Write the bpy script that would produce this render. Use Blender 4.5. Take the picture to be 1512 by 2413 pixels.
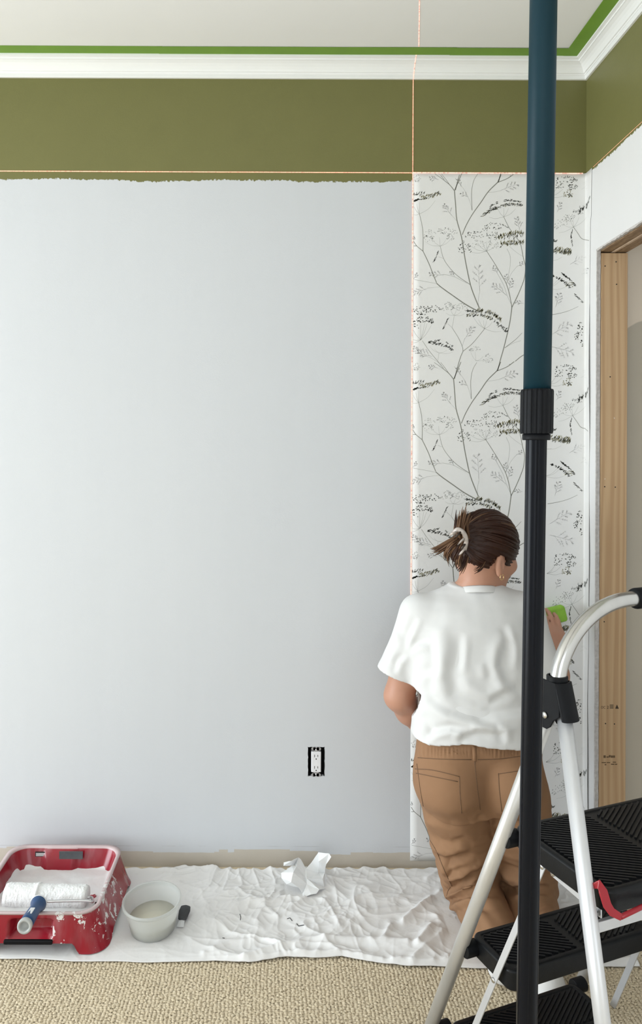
import bpy, bmesh, math, random
import numpy as np
from mathutils import Vector, Matrix, noise as mnoise
from mathutils.bvhtree import BVHTree

random.seed(7)
rng = np.random.default_rng(11)
for o in list(bpy.data.objects):
    bpy.data.objects.remove(o)

# ------------------------------------------------------------------ camera
FPX, CX, CY, CAMZ = 1750.0, 660.0, 1060.0, 1.42      # focal length and principal point in pixels of the 1512x2413 frame
ROLL = math.radians(0.25)
D = 2.536            # camera to back wall
XR = 1.04            # right wall
ZC = 2.743           # ceiling (9 ft)
scene = bpy.context.scene
cam_d = bpy.data.cameras.new('camera')
cam = bpy.data.objects.new('camera', cam_d)
scene.collection.objects.link(cam)
scene.camera = cam
cam_d.sensor_fit = 'HORIZONTAL'
cam_d.sensor_width = 36.0
cam_d.lens = FPX / 1512 * 36
cam_d.shift_x = (756 - CX) / 1512
cam_d.shift_y = -(1206.5 - CY) / 1512
cam_d.clip_start = 0.05
cam.matrix_world = Matrix.Translation((0, 0, CAMZ)) @ Matrix.Rotation(math.radians(90), 4, 'X') @ Matrix.Rotation(ROLL, 4, 'Z')

# ------------------------------------------------------------------ world, light, exposure
world = bpy.data.worlds.new('world')
scene.world = world
world.use_nodes = True
bg = world.node_tree.nodes['Background']
bg.inputs[0].default_value = (0.80, 0.90, 1.0, 1)
bg.inputs[1].default_value = 1.9

def area(name, loc, rot, sx, sy, power, col):
    l = bpy.data.lights.new(name, 'AREA')
    l.shape = 'RECTANGLE'; l.size = sx; l.size_y = sy; l.energy = power; l.color = col
    o = bpy.data.objects.new(name, l)
    scene.collection.objects.link(o)
    o.location = loc; o.rotation_euler = rot
    return o
XL, YB = -4.4, -2.4
# daylight entering through the window in the left wall and the one behind the camera
area('daylight_left', (XL + 0.03, 0.8, 1.10), (0, math.radians(-90), 0), 1.9, 2.6, 138, (0.86, 0.94, 1.0))
area('daylight_rear', (-0.5, YB + 0.03, 1.45), (math.radians(90), 0, 0), 2.2, 1.7, 16, (0.96, 0.99, 1.0))

vs = scene.view_settings
scene.display_settings.display_device = 'sRGB'
vs.view_transform = 'Standard'
vs.look = 'None'
vs.exposure = 0.13
vs.gamma = 1.0
vs.use_curve_mapping = False

# ------------------------------------------------------------------ helpers
def ray(px, py):
    dx, dy = px - CX, py - CY
    x = dx * math.cos(ROLL) + dy * math.sin(ROLL)
    y = -dx * math.sin(ROLL) + dy * math.cos(ROLL)
    return Vector((x / FPX, 1.0, -y / FPX))
def P(px, py, d):
    return ray(px, py) * d + Vector((0, 0, CAMZ))
def atz(px, py, z):
    r = ray(px, py)
    return r * ((z - CAMZ) / r.z) + Vector((0, 0, CAMZ))
def lin(c):
    c = c / 255.0
    return c / 12.92 if c <= 0.04045 else ((c + 0.055) / 1.055) ** 2.4
def sc(r, g, b):
    return (lin(r), lin(g), lin(b), 1.0)

class NT:
    """small wrapper for building node trees"""
    def __init__(self, name):
        self.m = bpy.data.materials.new(name); self.m.use_nodes = True
        self.t = self.m.node_tree
        self.b = self.t.nodes['Principled BSDF']
        self.co = self.n('ShaderNodeTexCoord').outputs['Object']
    def n(self, typ, **kw):
        nd = self.t.nodes.new(typ)
        for k, v in kw.items(): setattr(nd, k, v)
        return nd
    def link(self, a, b): self.t.links.new(a, b)
    def put(self, inp, val):
        if hasattr(val, 'links') or isinstance(val, bpy.types.NodeSocket): self.link(val, inp)
        else: inp.default_value = val
    def map(self, scale=(1, 1, 1), loc=(0, 0, 0), rot=(0, 0, 0)):
        nd = self.n('ShaderNodeMapping')
        nd.inputs['Location'].default_value = loc
        nd.inputs['Rotation'].default_value = rot
        nd.inputs['Scale'].default_value = scale
        self.link(self.co, nd.inputs['Vector'])
        return nd.outputs[0]
    def noise(self, scale, detail=3, vec=None, rough=0.55, dist=0.0):
        nd = self.n('ShaderNodeTexNoise')
        nd.inputs['Scale'].default_value = scale
        nd.inputs['Detail'].default_value = detail
        nd.inputs['Roughness'].default_value = rough
        nd.inputs['Distortion'].default_value = dist
        self.link(vec if vec is not None else self.co, nd.inputs['Vector'])
        return nd.outputs['Fac']
    def math(self, op, a, b=0.0, c=0.0, clamp=False):
        nd = self.n('ShaderNodeMath', operation=op); nd.use_clamp = clamp
        self.put(nd.inputs[0], a); self.put(nd.inputs[1], b); self.put(nd.inputs[2], c)
        return nd.outputs[0]
    def xyz(self):
        nd = self.n('ShaderNodeSeparateXYZ'); self.link(self.co, nd.inputs[0]); return nd.outputs
    def ss(self, v, lo, hi):
        nd = self.n('ShaderNodeMapRange', interpolation_type='SMOOTHSTEP')
        self.put(nd.inputs[0], v); nd.inputs[1].default_value = lo; nd.inputs[2].default_value = hi
        return nd.outputs[0]
    def mix(self, f, a, b):
        nd = self.n('ShaderNodeMix', data_type='RGBA')
        self.put(nd.inputs[0], f); self.put(nd.inputs[6], a); self.put(nd.inputs[7], b)
        return nd.outputs[2]
    def bump(self, h, strength=0.3, dist=0.002):
        nd = self.n('ShaderNodeBump')
        nd.inputs['Strength'].default_value = strength; nd.inputs['Distance'].default_value = dist
        self.link(h, nd.inputs['Height']); self.link(nd.outputs[0], self.b.inputs['Normal'])
    def set(self, color=None, rough=None, metal=None, **kw):
        if color is not None: self.put(self.b.inputs['Base Color'], color)
        if rough is not None: self.put(self.b.inputs['Roughness'], rough)
        if metal is not None: self.put(self.b.inputs['Metallic'], metal)
        for k, v in kw.items(): self.put(self.b.inputs[k], v)
        return self.m

def simple(name, col, rough=0.5, metal=0.0, var=0.06, vscale=25.0, bump=0.0, bscale=200.0, bdist=0.001, **kw):
    t = NT(name)
    f = t.noise(vscale, 4)
    dark = tuple(c * (1 - var * 2.0) for c in col[:3]) + (1,)
    lite = tuple(min(1, c * (1 + var * 2.0)) for c in col[:3]) + (1,)
    t.set(color=t.mix(f, dark, lite), rough=rough, metal=metal, **kw)
    if bump: t.bump(t.noise(bscale, 3), bump, bdist)
    return t.m

ORG = {}
def link(o, parent=None):
    scene.collection.objects.link(o)
    if parent is not None: o.parent = parent
def tag(o, label=None, cat=None, group=None, kind=None):
    if label: o['label'] = label
    if cat: o['category'] = cat
    if group: o['group'] = group
    if kind: o['kind'] = kind
    return o
def thing(name, label, cat, loc=(0, 0, 0), group=None, kind=None):
    o = bpy.data.objects.new(name, None); link(o)
    o.empty_display_size = 0.05
    o.location = loc; ORG[o.name] = Vector(loc)
    return tag(o, label, cat, group, kind)
def org(p):
    return ORG.get(p.name, Vector((0, 0, 0))) if p is not None else Vector((0, 0, 0))
def mesh(name, verts, faces, mat, parent=None, smooth=False, loc=None, label=None, kind=None, mats=None, fmat=None):
    """verts are world coordinates; the object's origin is its thing's origin, or loc"""
    me = bpy.data.meshes.new(name)
    base = org(parent) if parent is not None else Vector(loc or (0, 0, 0))
    if isinstance(verts, np.ndarray):
        vv = (verts - np.array(base)[None, :]).tolist()
    else:
        vv = [tuple(Vector(v) - base) for v in verts]
    me.from_pydata(vv, [], faces.tolist() if isinstance(faces, np.ndarray) else faces)
    for m in (mats or [mat]): me.materials.append(m)
    if fmat is not None: me.polygons.foreach_set('material_index', fmat)
    if smooth: me.polygons.foreach_set('use_smooth', [True] * len(me.polygons))
    me.update()
    o = bpy.data.objects.new(name, me); link(o, parent)
    if parent is None:
        o.location = base
    ORG[o.name] = base
    return tag(o, label, kind=kind)
def fixn(o):
    bm = bmesh.new(); bm.from_mesh(o.data)
    bmesh.ops.recalc_face_normals(bm, faces=bm.faces)
    bm.to_mesh(o.data); bm.free(); o.data.update()
    return o
def bevel(o, w, seg=2, angle=35):
    m = o.modifiers.new('bevel', 'BEVEL'); m.width = w; m.segments = seg
    m.limit_method = 'ANGLE'; m.angle_limit = math.radians(angle)
    for p in o.data.polygons: p.use_smooth = True
    m2 = o.modifiers.new('wn', 'WEIGHTED_NORMAL'); m2.keep_sharp = False
    return o
def dup(o, parent, loc=None):
    c = o.copy(); link(c, parent)
    if loc is not None: c.location = loc
    return c

def boxv(x0, x1, y0, y1, z0, z1):
    v = [(x, y, z) for z in (z0, z1) for y in (y0, y1) for x in (x0, x1)]
    f = [(0, 2, 3, 1), (4, 5, 7, 6), (0, 1, 5, 4), (2, 6, 7, 3), (0, 4, 6, 2), (1, 3, 7, 5)]
    return v, f
class MB:
    def __init__(self): self.v, self.f = [], []
    def add(self, v, f):
        n = len(self.v); self.v += [Vector(q) for q in v]; self.f += [tuple(i + n for i in q) for q in f]
        return self
    def box(self, *a): return self.add(*boxv(*a))
    def obox(self, c, ax, ay, az):
        """box from a centre and three half-axis vectors"""
        c, ax, ay, az = map(Vector, (c, ax, ay, az))
        v = [c + sx * ax + sy * ay + sz * az for sz in (-1, 1) for sy in (-1, 1) for sx in (-1, 1)]
        return self.add(v, boxv(0, 1, 0, 1, 0, 1)[1])
    def tube(self, pts, r, seg=16, caps=True, ry=None, up=None):
        pts = [Vector(p) for p in pts]; n = len(pts)
        rs = r if isinstance(r, (list, tuple)) else [r] * n
        rys = ry if isinstance(ry, (list, tuple)) else ([ry] * n if ry else rs)
        v, f = [], []
        t0 = (pts[1] - pts[0]).normalized()
        ref = Vector(up) if up else (Vector((0, 0, 1)) if abs(t0.z) < 0.9 else Vector((0, 1, 0)))
        nrm = (ref - ref.dot(t0) * t0).normalized()
        for i, p in enumerate(pts):
            if i == 0: t = t0
            elif i == n - 1: t = (pts[-1] - pts[-2]).normalized()
            else: t = ((pts[i + 1] - p).normalized() + (p - pts[i - 1]).normalized()).normalized()
            nrm = (nrm - nrm.dot(t) * t).normalized()
            b = t.cross(nrm)
            for k in range(seg):
                a = 2 * math.pi * k / seg
                v.append(p + nrm * math.cos(a) * rs[i] + b * math.sin(a) * rys[i])
        for i in range(n - 1):
            for k in range(seg):
                k2 = (k + 1) % seg
                f.append((i * seg + k, i * seg + k2, (i + 1) * seg + k2, (i + 1) * seg + k))
        if caps:
            f.append(tuple(range(seg - 1, -1, -1)))
            f.append(tuple((n - 1) * seg + k for k in range(seg)))
        return self.add(v, f)
    def cyl(self, a, b, r, seg=20): return self.tube([a, b], r, seg)
    def loft(self, rings, cap0=True, cap1=True):
        v, f = [], []
        s = len(rings[0])
        for rg in rings: v += rg
        for i in range(len(rings) - 1):
            for k in range(s):
                k2 = (k + 1) % s
                f.append((i * s + k, i * s + k2, (i + 1) * s + k2, (i + 1) * s + k))
        if cap0: f.append(tuple(range(s - 1, -1, -1)))
        if cap1: f.append(tuple((len(rings) - 1) * s + k for k in range(s)))
        return self.add(v, f)
    def lathe(self, c, prof, seg=32, axis='Z', cap0=False, cap1=False):
        c = Vector(c); rings = []
        for (r, h) in prof:
            rg = []
            for k in range(seg):
                a = 2 * math.pi * k / seg
                rg.append(c + Vector((r * math.cos(a), r * math.sin(a), h)))
            rings.append(rg)
        return self.loft(rings, cap0, cap1)
    def build(self, name, mat, parent=None, smooth=False, **kw):
        return mesh(name, self.v, self.f, mat, parent, smooth, **kw)
def catmull(pts, n=8):
    pts = [Vector(p) for p in pts]
    out = []
    q = [pts[0] * 2 - pts[1]] + pts + [pts[-1] * 2 - pts[-2]]
    for i in range(1, len(q) - 2):
        for k in range(n):
            t = k / n
            a, b, c, d = q[i - 1], q[i], q[i + 1], q[i + 2]
            out.append(0.5 * ((2 * b) + (c - a) * t + (2 * a - 5 * b + 4 * c - d) * t * t + (3 * b - a - 3 * c + d) * t ** 3))
    out.append(pts[-1])
    return out
def fbm(x, y, z=0.0, o=4, gain=0.5):
    s, a, f = 0.0, 1.0, 1.0
    for _ in range(o):
        s += a * mnoise.noise((x * f, y * f, z * f)); a *= gain; f *= 2.03
    return s
# vectorised value noise for big arrays
_T = rng.random((64, 64, 64)).astype(np.float32) * 2 - 1
def vnoise(x, y, z):
    xi, yi, zi = np.floor(x).astype(int), np.floor(y).astype(int), np.floor(z).astype(int)
    fx, fy, fz = x - xi, y - yi, z - zi
    fx, fy, fz = [t * t * (3 - 2 * t) for t in (fx, fy, fz)]
    r = 0
    for a in (0, 1):
        for b in (0, 1):
            for c in (0, 1):
                r = r + _T[(xi + a) & 63, (yi + b) & 63, (zi + c) & 63] * (fx if a else 1 - fx) * (fy if b else 1 - fy) * (fz if c else 1 - fz)
    return r
def vfbm(x, y, z, o=4, gain=0.5):
    s, a, f = 0, 1.0, 1.0
    for k in range(o):
        s = s + a * vnoise(x * f + 17.3 * k, y * f + 5.1 * k, z * f + 9.7 * k); a *= gain; f *= 2.0
    return s
def project(v):
    """numpy (n,3) world -> pixel coordinates"""
    x = v[:, 0] / v[:, 1] * FPX; y = -(v[:, 2] - CAMZ) / v[:, 1] * FPX
    c, s = math.cos(ROLL), math.sin(ROLL)
    return CX + x * c - y * s, CY + x * s + y * c
def dist_poly(px, py, pts):
    """distance of arrays px,py to a polyline"""
    best = np.full(px.shape, 1e9)
    for (ax, ay), (bx, by) in zip(pts[:-1], pts[1:]):
        dx, dy = bx - ax, by - ay
        t = np.clip(((px - ax) * dx + (py - ay) * dy) / (dx * dx + dy * dy + 1e-9), 0, 1)
        best = np.minimum(best, np.hypot(px - ax - t * dx, py - ay - t * dy))
    return best

# ------------------------------------------------------------------ SDF modelling with surface nets
class SDF:
    def __init__(self, lo, hi, h):
        self.lo = np.array(lo, dtype=np.float32); self.h = h
        self.n = np.ceil((np.array(hi) - np.array(lo)) / h).astype(int) + 1
        self.ax = [self.lo[i] + h * np.arange(self.n[i], dtype=np.float32) for i in range(3)]
        self.g = np.full(tuple(self.n), 1.0, dtype=np.float32)
    def sub(self, lo, hi, m):
        sl = []
        for i in range(3):
            a = int(max(0, math.floor((lo[i] - m - self.lo[i]) / self.h)))
            b = int(min(self.n[i], math.ceil((hi[i] + m - self.lo[i]) / self.h) + 1))
            sl.append(slice(a, max(a, b)))
        X, Y, Z = np.meshgrid(*[self.ax[i][sl[i]] for i in range(3)], indexing='ij', sparse=True)
        return tuple(sl), X, Y, Z
    def comb(self, sl, d, k, op):
        g = self.g[sl]
        if op == 'add':
            if k > 0:
                h = np.clip(0.5 + 0.5 * (g - d) / k, 0, 1)
                r = g * (1 - h) + d * h - k * h * (1 - h)
            else: r = np.minimum(g, d)
        else:
            if k > 0:
                h = np.clip(0.5 - 0.5 * (g + d) / k, 0, 1)
                r = g * (1 - h) - d * h + k * h * (1 - h)
            else: r = np.maximum(g, -d)
        self.g[sl] = r.astype(np.float32)
    def cap(self, a, b, ra, rb=None, k=0.02, op='add', sq=(1, 1, 1)):
        rb = ra if rb is None else rb
        a, b = np.array(a, float), np.array(b, float)
        rm = max(ra, rb)
        sl, X, Y, Z = self.sub(np.minimum(a, b) - rm * 1.3, np.maximum(a, b) + rm * 1.3, k * 2 + 0.02)
        ba = b - a; L = float(ba @ ba) + 1e-9
        t = np.clip(((X - a[0]) * ba[0] + (Y - a[1]) * ba[1] + (Z - a[2]) * ba[2]) / L, 0, 1)
        d = np.sqrt(((X - a[0] - t * ba[0]) / sq[0]) ** 2 + ((Y - a[1] - t * ba[1]) / sq[1]) ** 2 + ((Z - a[2] - t * ba[2]) / sq[2]) ** 2) - (ra + (rb - ra) * t)
        self.comb(sl, d, k, op); return self
    def chain(self, pts, rs, k=0.015, op='add'):
        for i in range(len(pts) - 1): self.cap(pts[i], pts[i + 1], rs[i], rs[i + 1], k, op)
        return self
    def ell(self, c, r, rot=None, k=0.02, op='add'):
        c = np.array(c, float); r = np.array(r, float); m = float(r.max())
        sl, X, Y, Z = self.sub(c - m, c + m, k * 2 + 0.02)
        x, y, z = X - c[0], Y - c[1], Z - c[2]
        if rot is not None:
            R = np.array(rot)
            x, y, z = (R[0, i] * x + R[1, i] * y + R[2, i] * z for i in range(3))
        q = np.sqrt((x / r[0]) ** 2 + (y / r[1]) ** 2 + (z / r[2]) ** 2)
        q2 = np.sqrt((x / r[0] ** 2) ** 2 + (y / r[1] ** 2) ** 2 + (z / r[2] ** 2) ** 2) + 1e-6
        self.comb(sl, q * (q - 1) / q2, k, op); return self
    def stack(self, rows, k=0.02, p=2.3):
        """rows of (z, cx, cy, rx, ry): super-elliptic trunk interpolated over z"""
        rows = sorted(rows); A = np.array(rows)
        mx = A[:, 3].max(); my = A[:, 4].max()
        sl, X, Y, Z = self.sub((A[:, 1].min() - mx, A[:, 2].min() - my, A[0, 0]), (A[:, 1].max() + mx, A[:, 2].max() + my, A[-1, 0]), 0.05)
        z = Z.ravel(); v = [np.interp(z, A[:, 0], A[:, j]).reshape(Z.shape) for j in range(1, 5)]
        q = (np.abs((X - v[0]) / v[2]) ** p + np.abs((Y - v[1]) / v[3]) ** p) ** (1 / p)
        d = (q - 1) * np.minimum(v[2], v[3])
        d = np.maximum(d, np.maximum(A[0, 0] - Z, Z - A[-1, 0]))
        self.comb(sl, d, k, 'add'); return self
    def nets(self):
        g = self.g; s = g < 0
        c = [s[a:s.shape[0] - 1 + a, b:s.shape[1] - 1 + b, e:s.shape[2] - 1 + e] for a in (0, 1) for b in (0, 1) for e in (0, 1)]
        tot = sum(q.astype(np.int8) for q in c)
        act = (tot > 0) & (tot < 8)
        idx = np.full(act.shape, -1, dtype=np.int64)
        ijk = np.argwhere(act); idx[act] = np.arange(len(ijk))
        acc = np.zeros((len(ijk), 3)); cnt = np.zeros(len(ijk))
        offs = [(a, b, e) for a in (0, 1) for b in (0, 1) for e in (0, 1)]
        val = [g[ijk[:, 0] + a, ijk[:, 1] + b, ijk[:, 2] + e] for a, b, e in offs]
        for i in range(8):
            for j in range(i + 1, 8):
                df = [offs[j][q] - offs[i][q] for q in range(3)]
                if sum(abs(q) for q in df) != 1: continue
                m = (val[i] < 0) != (val[j] < 0)
                t = np.where(m, val[i] / (val[i] - val[j] + 1e-12), 0)
                for q in range(3): acc[:, q] += np.where(m, offs[i][q] + t * df[q], 0)
                cnt += m
        V = self.lo + self.h * (ijk + acc / cnt[:, None])
        F = []
        for ax in range(3):
            sl0 = [slice(None)] * 3; sl1 = [slice(None)] * 3
            sl0[ax] = slice(0, -1); sl1[ax] = slice(1, None)
            a, b = s[tuple(sl0)], s[tuple(sl1)]
            e = np.argwhere(a != b)
            o1, o2 = (ax + 1) % 3, (ax + 2) % 3
            e = e[(e[:, o1] > 0) & (e[:, o2] > 0) & (e[:, o1] < g.shape[o1] - 1) & (e[:, o2] < g.shape[o2] - 1)]
            inside = a[e[:, 0], e[:, 1], e[:, 2]]
            quad = []
            for d1, d2 in ((1, 1), (0, 1), (0, 0), (1, 0)):
                q = e.copy(); q[:, o1] -= d1; q[:, o2] -= d2
                quad.append(idx[q[:, 0], q[:, 1], q[:, 2]])
            quad = np.stack(quad, 1)
            quad[~inside] = quad[~inside][:, ::-1]
            F.append(quad)
        F = np.concatenate(F)
        F = F[(F >= 0).all(1)]
        return V, F
def vnormals(V, F):
    n = np.cross(V[F[:, 2]] - V[F[:, 0]], V[F[:, 3]] - V[F[:, 1]])
    N = np.zeros_like(V)
    for k in range(4): np.add.at(N, F[:, k], n)
    return N / (np.linalg.norm(N, axis=1, keepdims=True) + 1e-12)
def relax(V, F, it=2, lam=0.5):
    for _ in range(it):
        A = np.zeros_like(V); c = np.zeros(len(V))
        for k in range(4):
            j = (k + 1) % 4
            np.add.at(A, F[:, k], V[F[:, j]]); np.add.at(c, F[:, k], 1)
            np.add.at(A, F[:, j], V[F[:, k]]); np.add.at(c, F[:, j], 1)
        V = V * (1 - lam) + lam * A / np.maximum(c, 1)[:, None]
    return V
# ------------------------------------------------------------------ materials of the setting
GREEN = (0.168, 0.163, 0.058, 1)
def wall_mat(name, base, greenz, rag, bottom=False, strokes=True):
    t = NT(name)
    x, y, z = t.xyz()
    n1 = t.noise(2.2, 3); n2 = t.noise(95, 4, t.map((1, 1, 0.8))); n3 = t.noise(9, 3)
    strokes_n = t.noise(1.0, 4, t.map((9, 9, 0.9)), 0.6)
    c = t.mix(t.ss(strokes_n, 0.35, 0.7), tuple(q * 0.988 for q in base[:3]) + (1,), base)
    c = t.mix(t.math('MULTIPLY', n1, 0.08), c, (0.82, 0.82, 0.81, 1))
    if bottom:
        # bare drywall under the ragged end of the primer, where the baseboard was taken off
        st = t.n('ShaderNodeTexVoronoi', feature='F1'); st.inputs['Scale'].default_value = 1.0
        t.link(t.map((5.5, 0, 0)), st.inputs['Vector'])
        sep = t.n('ShaderNodeSeparateColor'); t.link(st.outputs['Color'], sep.inputs[0])
        e = t.math('ADD', t.math('MULTIPLY', sep.outputs[0], 0.022), t.math('MULTIPLY', n3, 0.010))
        lim = t.math('ADD', e, 0.034)
        f = t.ss(t.math('SUBTRACT', z, lim), -0.0012, 0.0012)
        bare = t.mix(t.noise(7, 4), (0.50, 0.45, 0.38, 1), (0.62, 0.57, 0.50, 1))
        c = t.mix(f, bare, c)
        ln = t.math('SUBTRACT', 1.0, t.ss(t.math('ABSOLUTE', t.math('SUBTRACT', z, 0.0655)), 0.0, 0.0016))
        c = t.mix(t.math('MULTIPLY', t.math('MULTIPLY', ln, t.ss(n3, 0.45, 0.62)), 0.55), c, (0.36, 0.35, 0.36, 1))
    edge = t.math('ADD', t.math('MULTIPLY', t.math('SUBTRACT', t.noise(3.2, 3, t.map((1, 1, 0))), 0.5), rag * 2.2),
                  t.math('MULTIPLY', t.math('SUBTRACT', n2, 0.5), rag * 1.7))
    f = t.ss(t.math('SUBTRACT', t.math('ADD', z, edge), greenz), -0.0012, 0.0012)
    g = t.mix(n3, tuple(q * 0.96 for q in GREEN[:3]) + (1,), tuple(q * 1.05 for q in GREEN[:3]) + (1,))
    c = t.mix(f, c, g)
    t.set(color=c, rough=t.math('ADD', t.math('SUBTRACT', 0.62, t.math('MULTIPLY', f, 0.12)), t.math('MULTIPLY', n1, -0.12)), **{'Specular IOR Level': 0.3})
    t.bump(t.math('ADD', t.noise(260, 2), t.math('MULTIPLY', t.noise(40, 3), 0.7)), 0.16, 0.0012)
    return t.m
M = {}
M['wall_back'] = wall_mat('primed_wall_with_olive_band', (0.605, 0.622, 0.648, 1), 2.338, 0.012, bottom=True)
M['wall_right'] = wall_mat('white_wall_with_olive_band', (0.75, 0.745, 0.74, 1), 2.362, 0.012)
M['wall_plain'] = simple('matte_white_wall', (0.74, 0.74, 0.73, 1), 0.7, var=0.02, vscale=3, bump=0.1, bscale=260)
M['ceiling'] = simple('flat_white_ceiling', (0.82, 0.81, 0.785, 1), 0.85, var=0.012, vscale=2, bump=0.08, bscale=300)
M['trim'] = simple('gloss_white_trim', (0.86, 0.86, 0.845, 1), 0.35, var=0.012, vscale=6)
M['gypsum'] = simple('torn_gypsum_edge', (0.56, 0.53, 0.51, 1), 0.95, var=0.2, vscale=90, bump=0.6, bscale=140, bdist=0.003)
M['dark_gap'] = simple('dark_void', (0.012, 0.011, 0.010, 1), 0.9, var=0.1)
def wood_mat(name, a, b, scale=1.0, stain=True):
    t = NT(name)
    v = t.map((26 * scale, 26 * scale, 0.9 * scale))
    w = t.n('ShaderNodeTexWave', wave_type='BANDS', bands_direction='X')
    w.inputs['Scale'].default_value = 0.55; w.inputs['Distortion'].default_value = 9.0
    w.inputs['Detail'].default_value = 3.0; w.inputs['Detail Scale'].default_value = 1.6
    t.link(v, w.inputs['Vector'])
    g = t.noise(3, 5, t.map((60 * scale, 60 * scale, 1.5 * scale)), 0.65)
    c = t.mix(w.outputs['Fac'], a, b)
    c = t.mix(t.math('MULTIPLY', g, 0.35), c, tuple(q * 0.6 for q in a[:3]) + (1,))
    if stain:
        x, y, z = t.xyz()
        e = t.math('ADD', t.ss(x, 1.095, 1.135), t.math('MULTIPLY', t.math('SUBTRACT', t.noise(5, 4, t.map((2, 2, 1.2))), 0.5), 1.6))
        c = t.mix(t.math('MULTIPLY', t.ss(e, 0.6, 0.85), 0.55), c, (0.22, 0.115, 0.045, 1))
        sp = t.ss(t.noise(38, 2, t.map((1, 1, 0.7))), 0.735, 0.76)
        band = t.math('MULTIPLY', t.ss(z, 1.15, 1.25), t.math('SUBTRACT', 1.0, t.ss(z, 1.50, 1.58)))
        c = t.mix(t.math('MULTIPLY', sp, band), c, (0.85, 0.82, 0.78, 1))
    t.set(color=c, rough=0.65)
    t.bump(g, 0.25, 0.001)
    return t.m
M['stud'] = wood_mat('spruce_stud_wood', (0.50, 0.315, 0.165, 1), (0.62, 0.42, 0.24, 1))
M['header'] = wood_mat('header_board_wood', (0.22, 0.135, 0.07, 1), (0.34, 0.225, 0.13, 1), 1.0, False)
M['ply'] = wood_mat('plywood_spacer', (0.50, 0.36, 0.25, 1), (0.62, 0.47, 0.34, 1), 1.0, False)

# hallway wall: beige with a darker, round-edged patch of old paint below
t = NT('hallway_wall_paint')
x, y, z = t.xyz()
dx = t.math('SUBTRACT', x, 1.235)
lim = t.math('SUBTRACT', 1.862, t.math('MULTIPLY', t.math('MULTIPLY', dx, dx), 5.0))
lim = t.math('ADD', lim, t.math('MULTIPLY', t.math('SUBTRACT', t.noise(8, 3), 0.5), 0.02))
f = t.ss(t.math('SUBTRACT', z, lim), -0.003, 0.003)
rough_edge = t.math('ADD', x, t.math('MULTIPLY', t.math('SUBTRACT', t.noise(30, 4), 0.5), 0.06))
pat = t.math('MULTIPLY', t.ss(rough_edge, 1.225, 1.232), t.ss(z, 0.9, 0.93))
c = t.mix(f, (0.52, 0.465, 0.375, 1), (0.78, 0.675, 0.55, 1))
c = t.mix(t.math('MULTIPLY', pat, t.ss(t.noise(60, 3), 0.42, 0.55)), c, (0.66, 0.61, 0.54, 1))
t.set(color=c, rough=0.75); t.bump(t.noise(200, 2), 0.12, 0.001)
M['hall'] = t.m

# carpet
t = NT('looped_beige_carpet')
n = t.noise(140, 3); n2 = t.noise(4, 3)
c = t.mix(n, (0.58, 0.465, 0.30, 1), (0.90, 0.79, 0.60, 1))
c = t.mix(t.math('MULTIPLY', n2, 0.35), c, (0.78, 0.65, 0.46, 1))
t.set(color=c, rough=0.95, **{'Sheen Weight': 0.15})
t.bump(t.noise(900, 2), 0.4, 0.0008)
M['carpet'] = t.m

# ------------------------------------------------------------------ room shell
def S(o): return tag(o, kind='structure')
X1, X2 = 3.0, 3.1
S(MB().box(XL, X1, YB, D + 0.12, -0.12, -0.006).build('floor', M['carpet']))
floor = bpy.data.objects['floor']
S(MB().box(XL, X1, YB, D + 0.12, ZC, ZC + 0.12).build('ceiling', M['ceiling']))

# outlet opening in the back wall
oc = P(745.5, 1795, D)
hx0, hx1, hz0, hz1 = oc.x - 0.030, oc.x + 0.0285, oc.z - 0.050, oc.z + 0.051
mb = MB()
xs, zs = [XL, hx0, hx1, XR + 0.013], [-0.006, hz0, hz1, ZC]
for i in range(3):
    for j in range(3):
        if i == 1 and j == 1: continue
        mb.add([(xs[i], D, zs[j]), (xs[i + 1], D, zs[j]), (xs[i + 1], D, zs[j + 1]), (xs[i], D, zs[j + 1])], [(0, 1, 2, 3)])
jag = lambda k: 0.0022 * mnoise.noise((k * 0.9, 3.3, 0))
for (a, b, nn) in (((hx0, hz0), (hx1, hz0), (0, 1)), ((hx1, hz0), (hx1, hz1), (-1, 0)), ((hx1, hz1), (hx0, hz1), (0, -1)), ((hx0, hz1), (hx0, hz0), (1, 0))):
    N = 14
    for k in range(N):
        q = []
        for m_ in (k, k + 1):
            s = m_ / N
            px_, pz_ = a[0] + (b[0] - a[0]) * s, a[1] + (b[1] - a[1]) * s
            j = 0.0 if m_ in (0, N) else abs(jag(m_ + hash(nn) % 50)) * 1.6
            q.append((px_, pz_, px_ + nn[0] * j, pz_ + nn[1] * j))
        (ax_, az_, ajx, ajz), (bx_, bz_, bjx, bjz) = q
        mb.add([(ax_, D, az_), (bx_, D, bz_), (bjx, D, bjz), (ajx, D, ajz)], [(0, 1, 2, 3)])
        mb.add([(ajx, D, ajz), (bjx, D, bjz), (bjx, D + 0.013, bjz), (ajx, D + 0.013, ajz)], [(0, 1, 2, 3)])
wb = S(mb.build('wall_back', M['wall_back']))
S(MB().box(XL - 0.15, X2, D + 0.075, D + 0.20, -0.12, ZC + 0.12).build('wall_back_core', M['wall_plain']))

# right wall: drywall with a rough door opening cut in it
Y1 = P(1402, 1200, 1).x
YO = FPX * XR / (1403 - CX)          # far edge of the opening
YN = 1.46                            # near edge
ZO = 2.085
mb = MB()
def sheet(y0, y1, z0, z1): mb.box(XR, XR + 0.013, y0, y1, z0, z1)
sheet(YO, D, -0.006, ZC); sheet(YN, YO, ZO, ZC); sheet(YB, YN, -0.006, ZC)
S(mb.build('wall_right', M['wall_right']))
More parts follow.
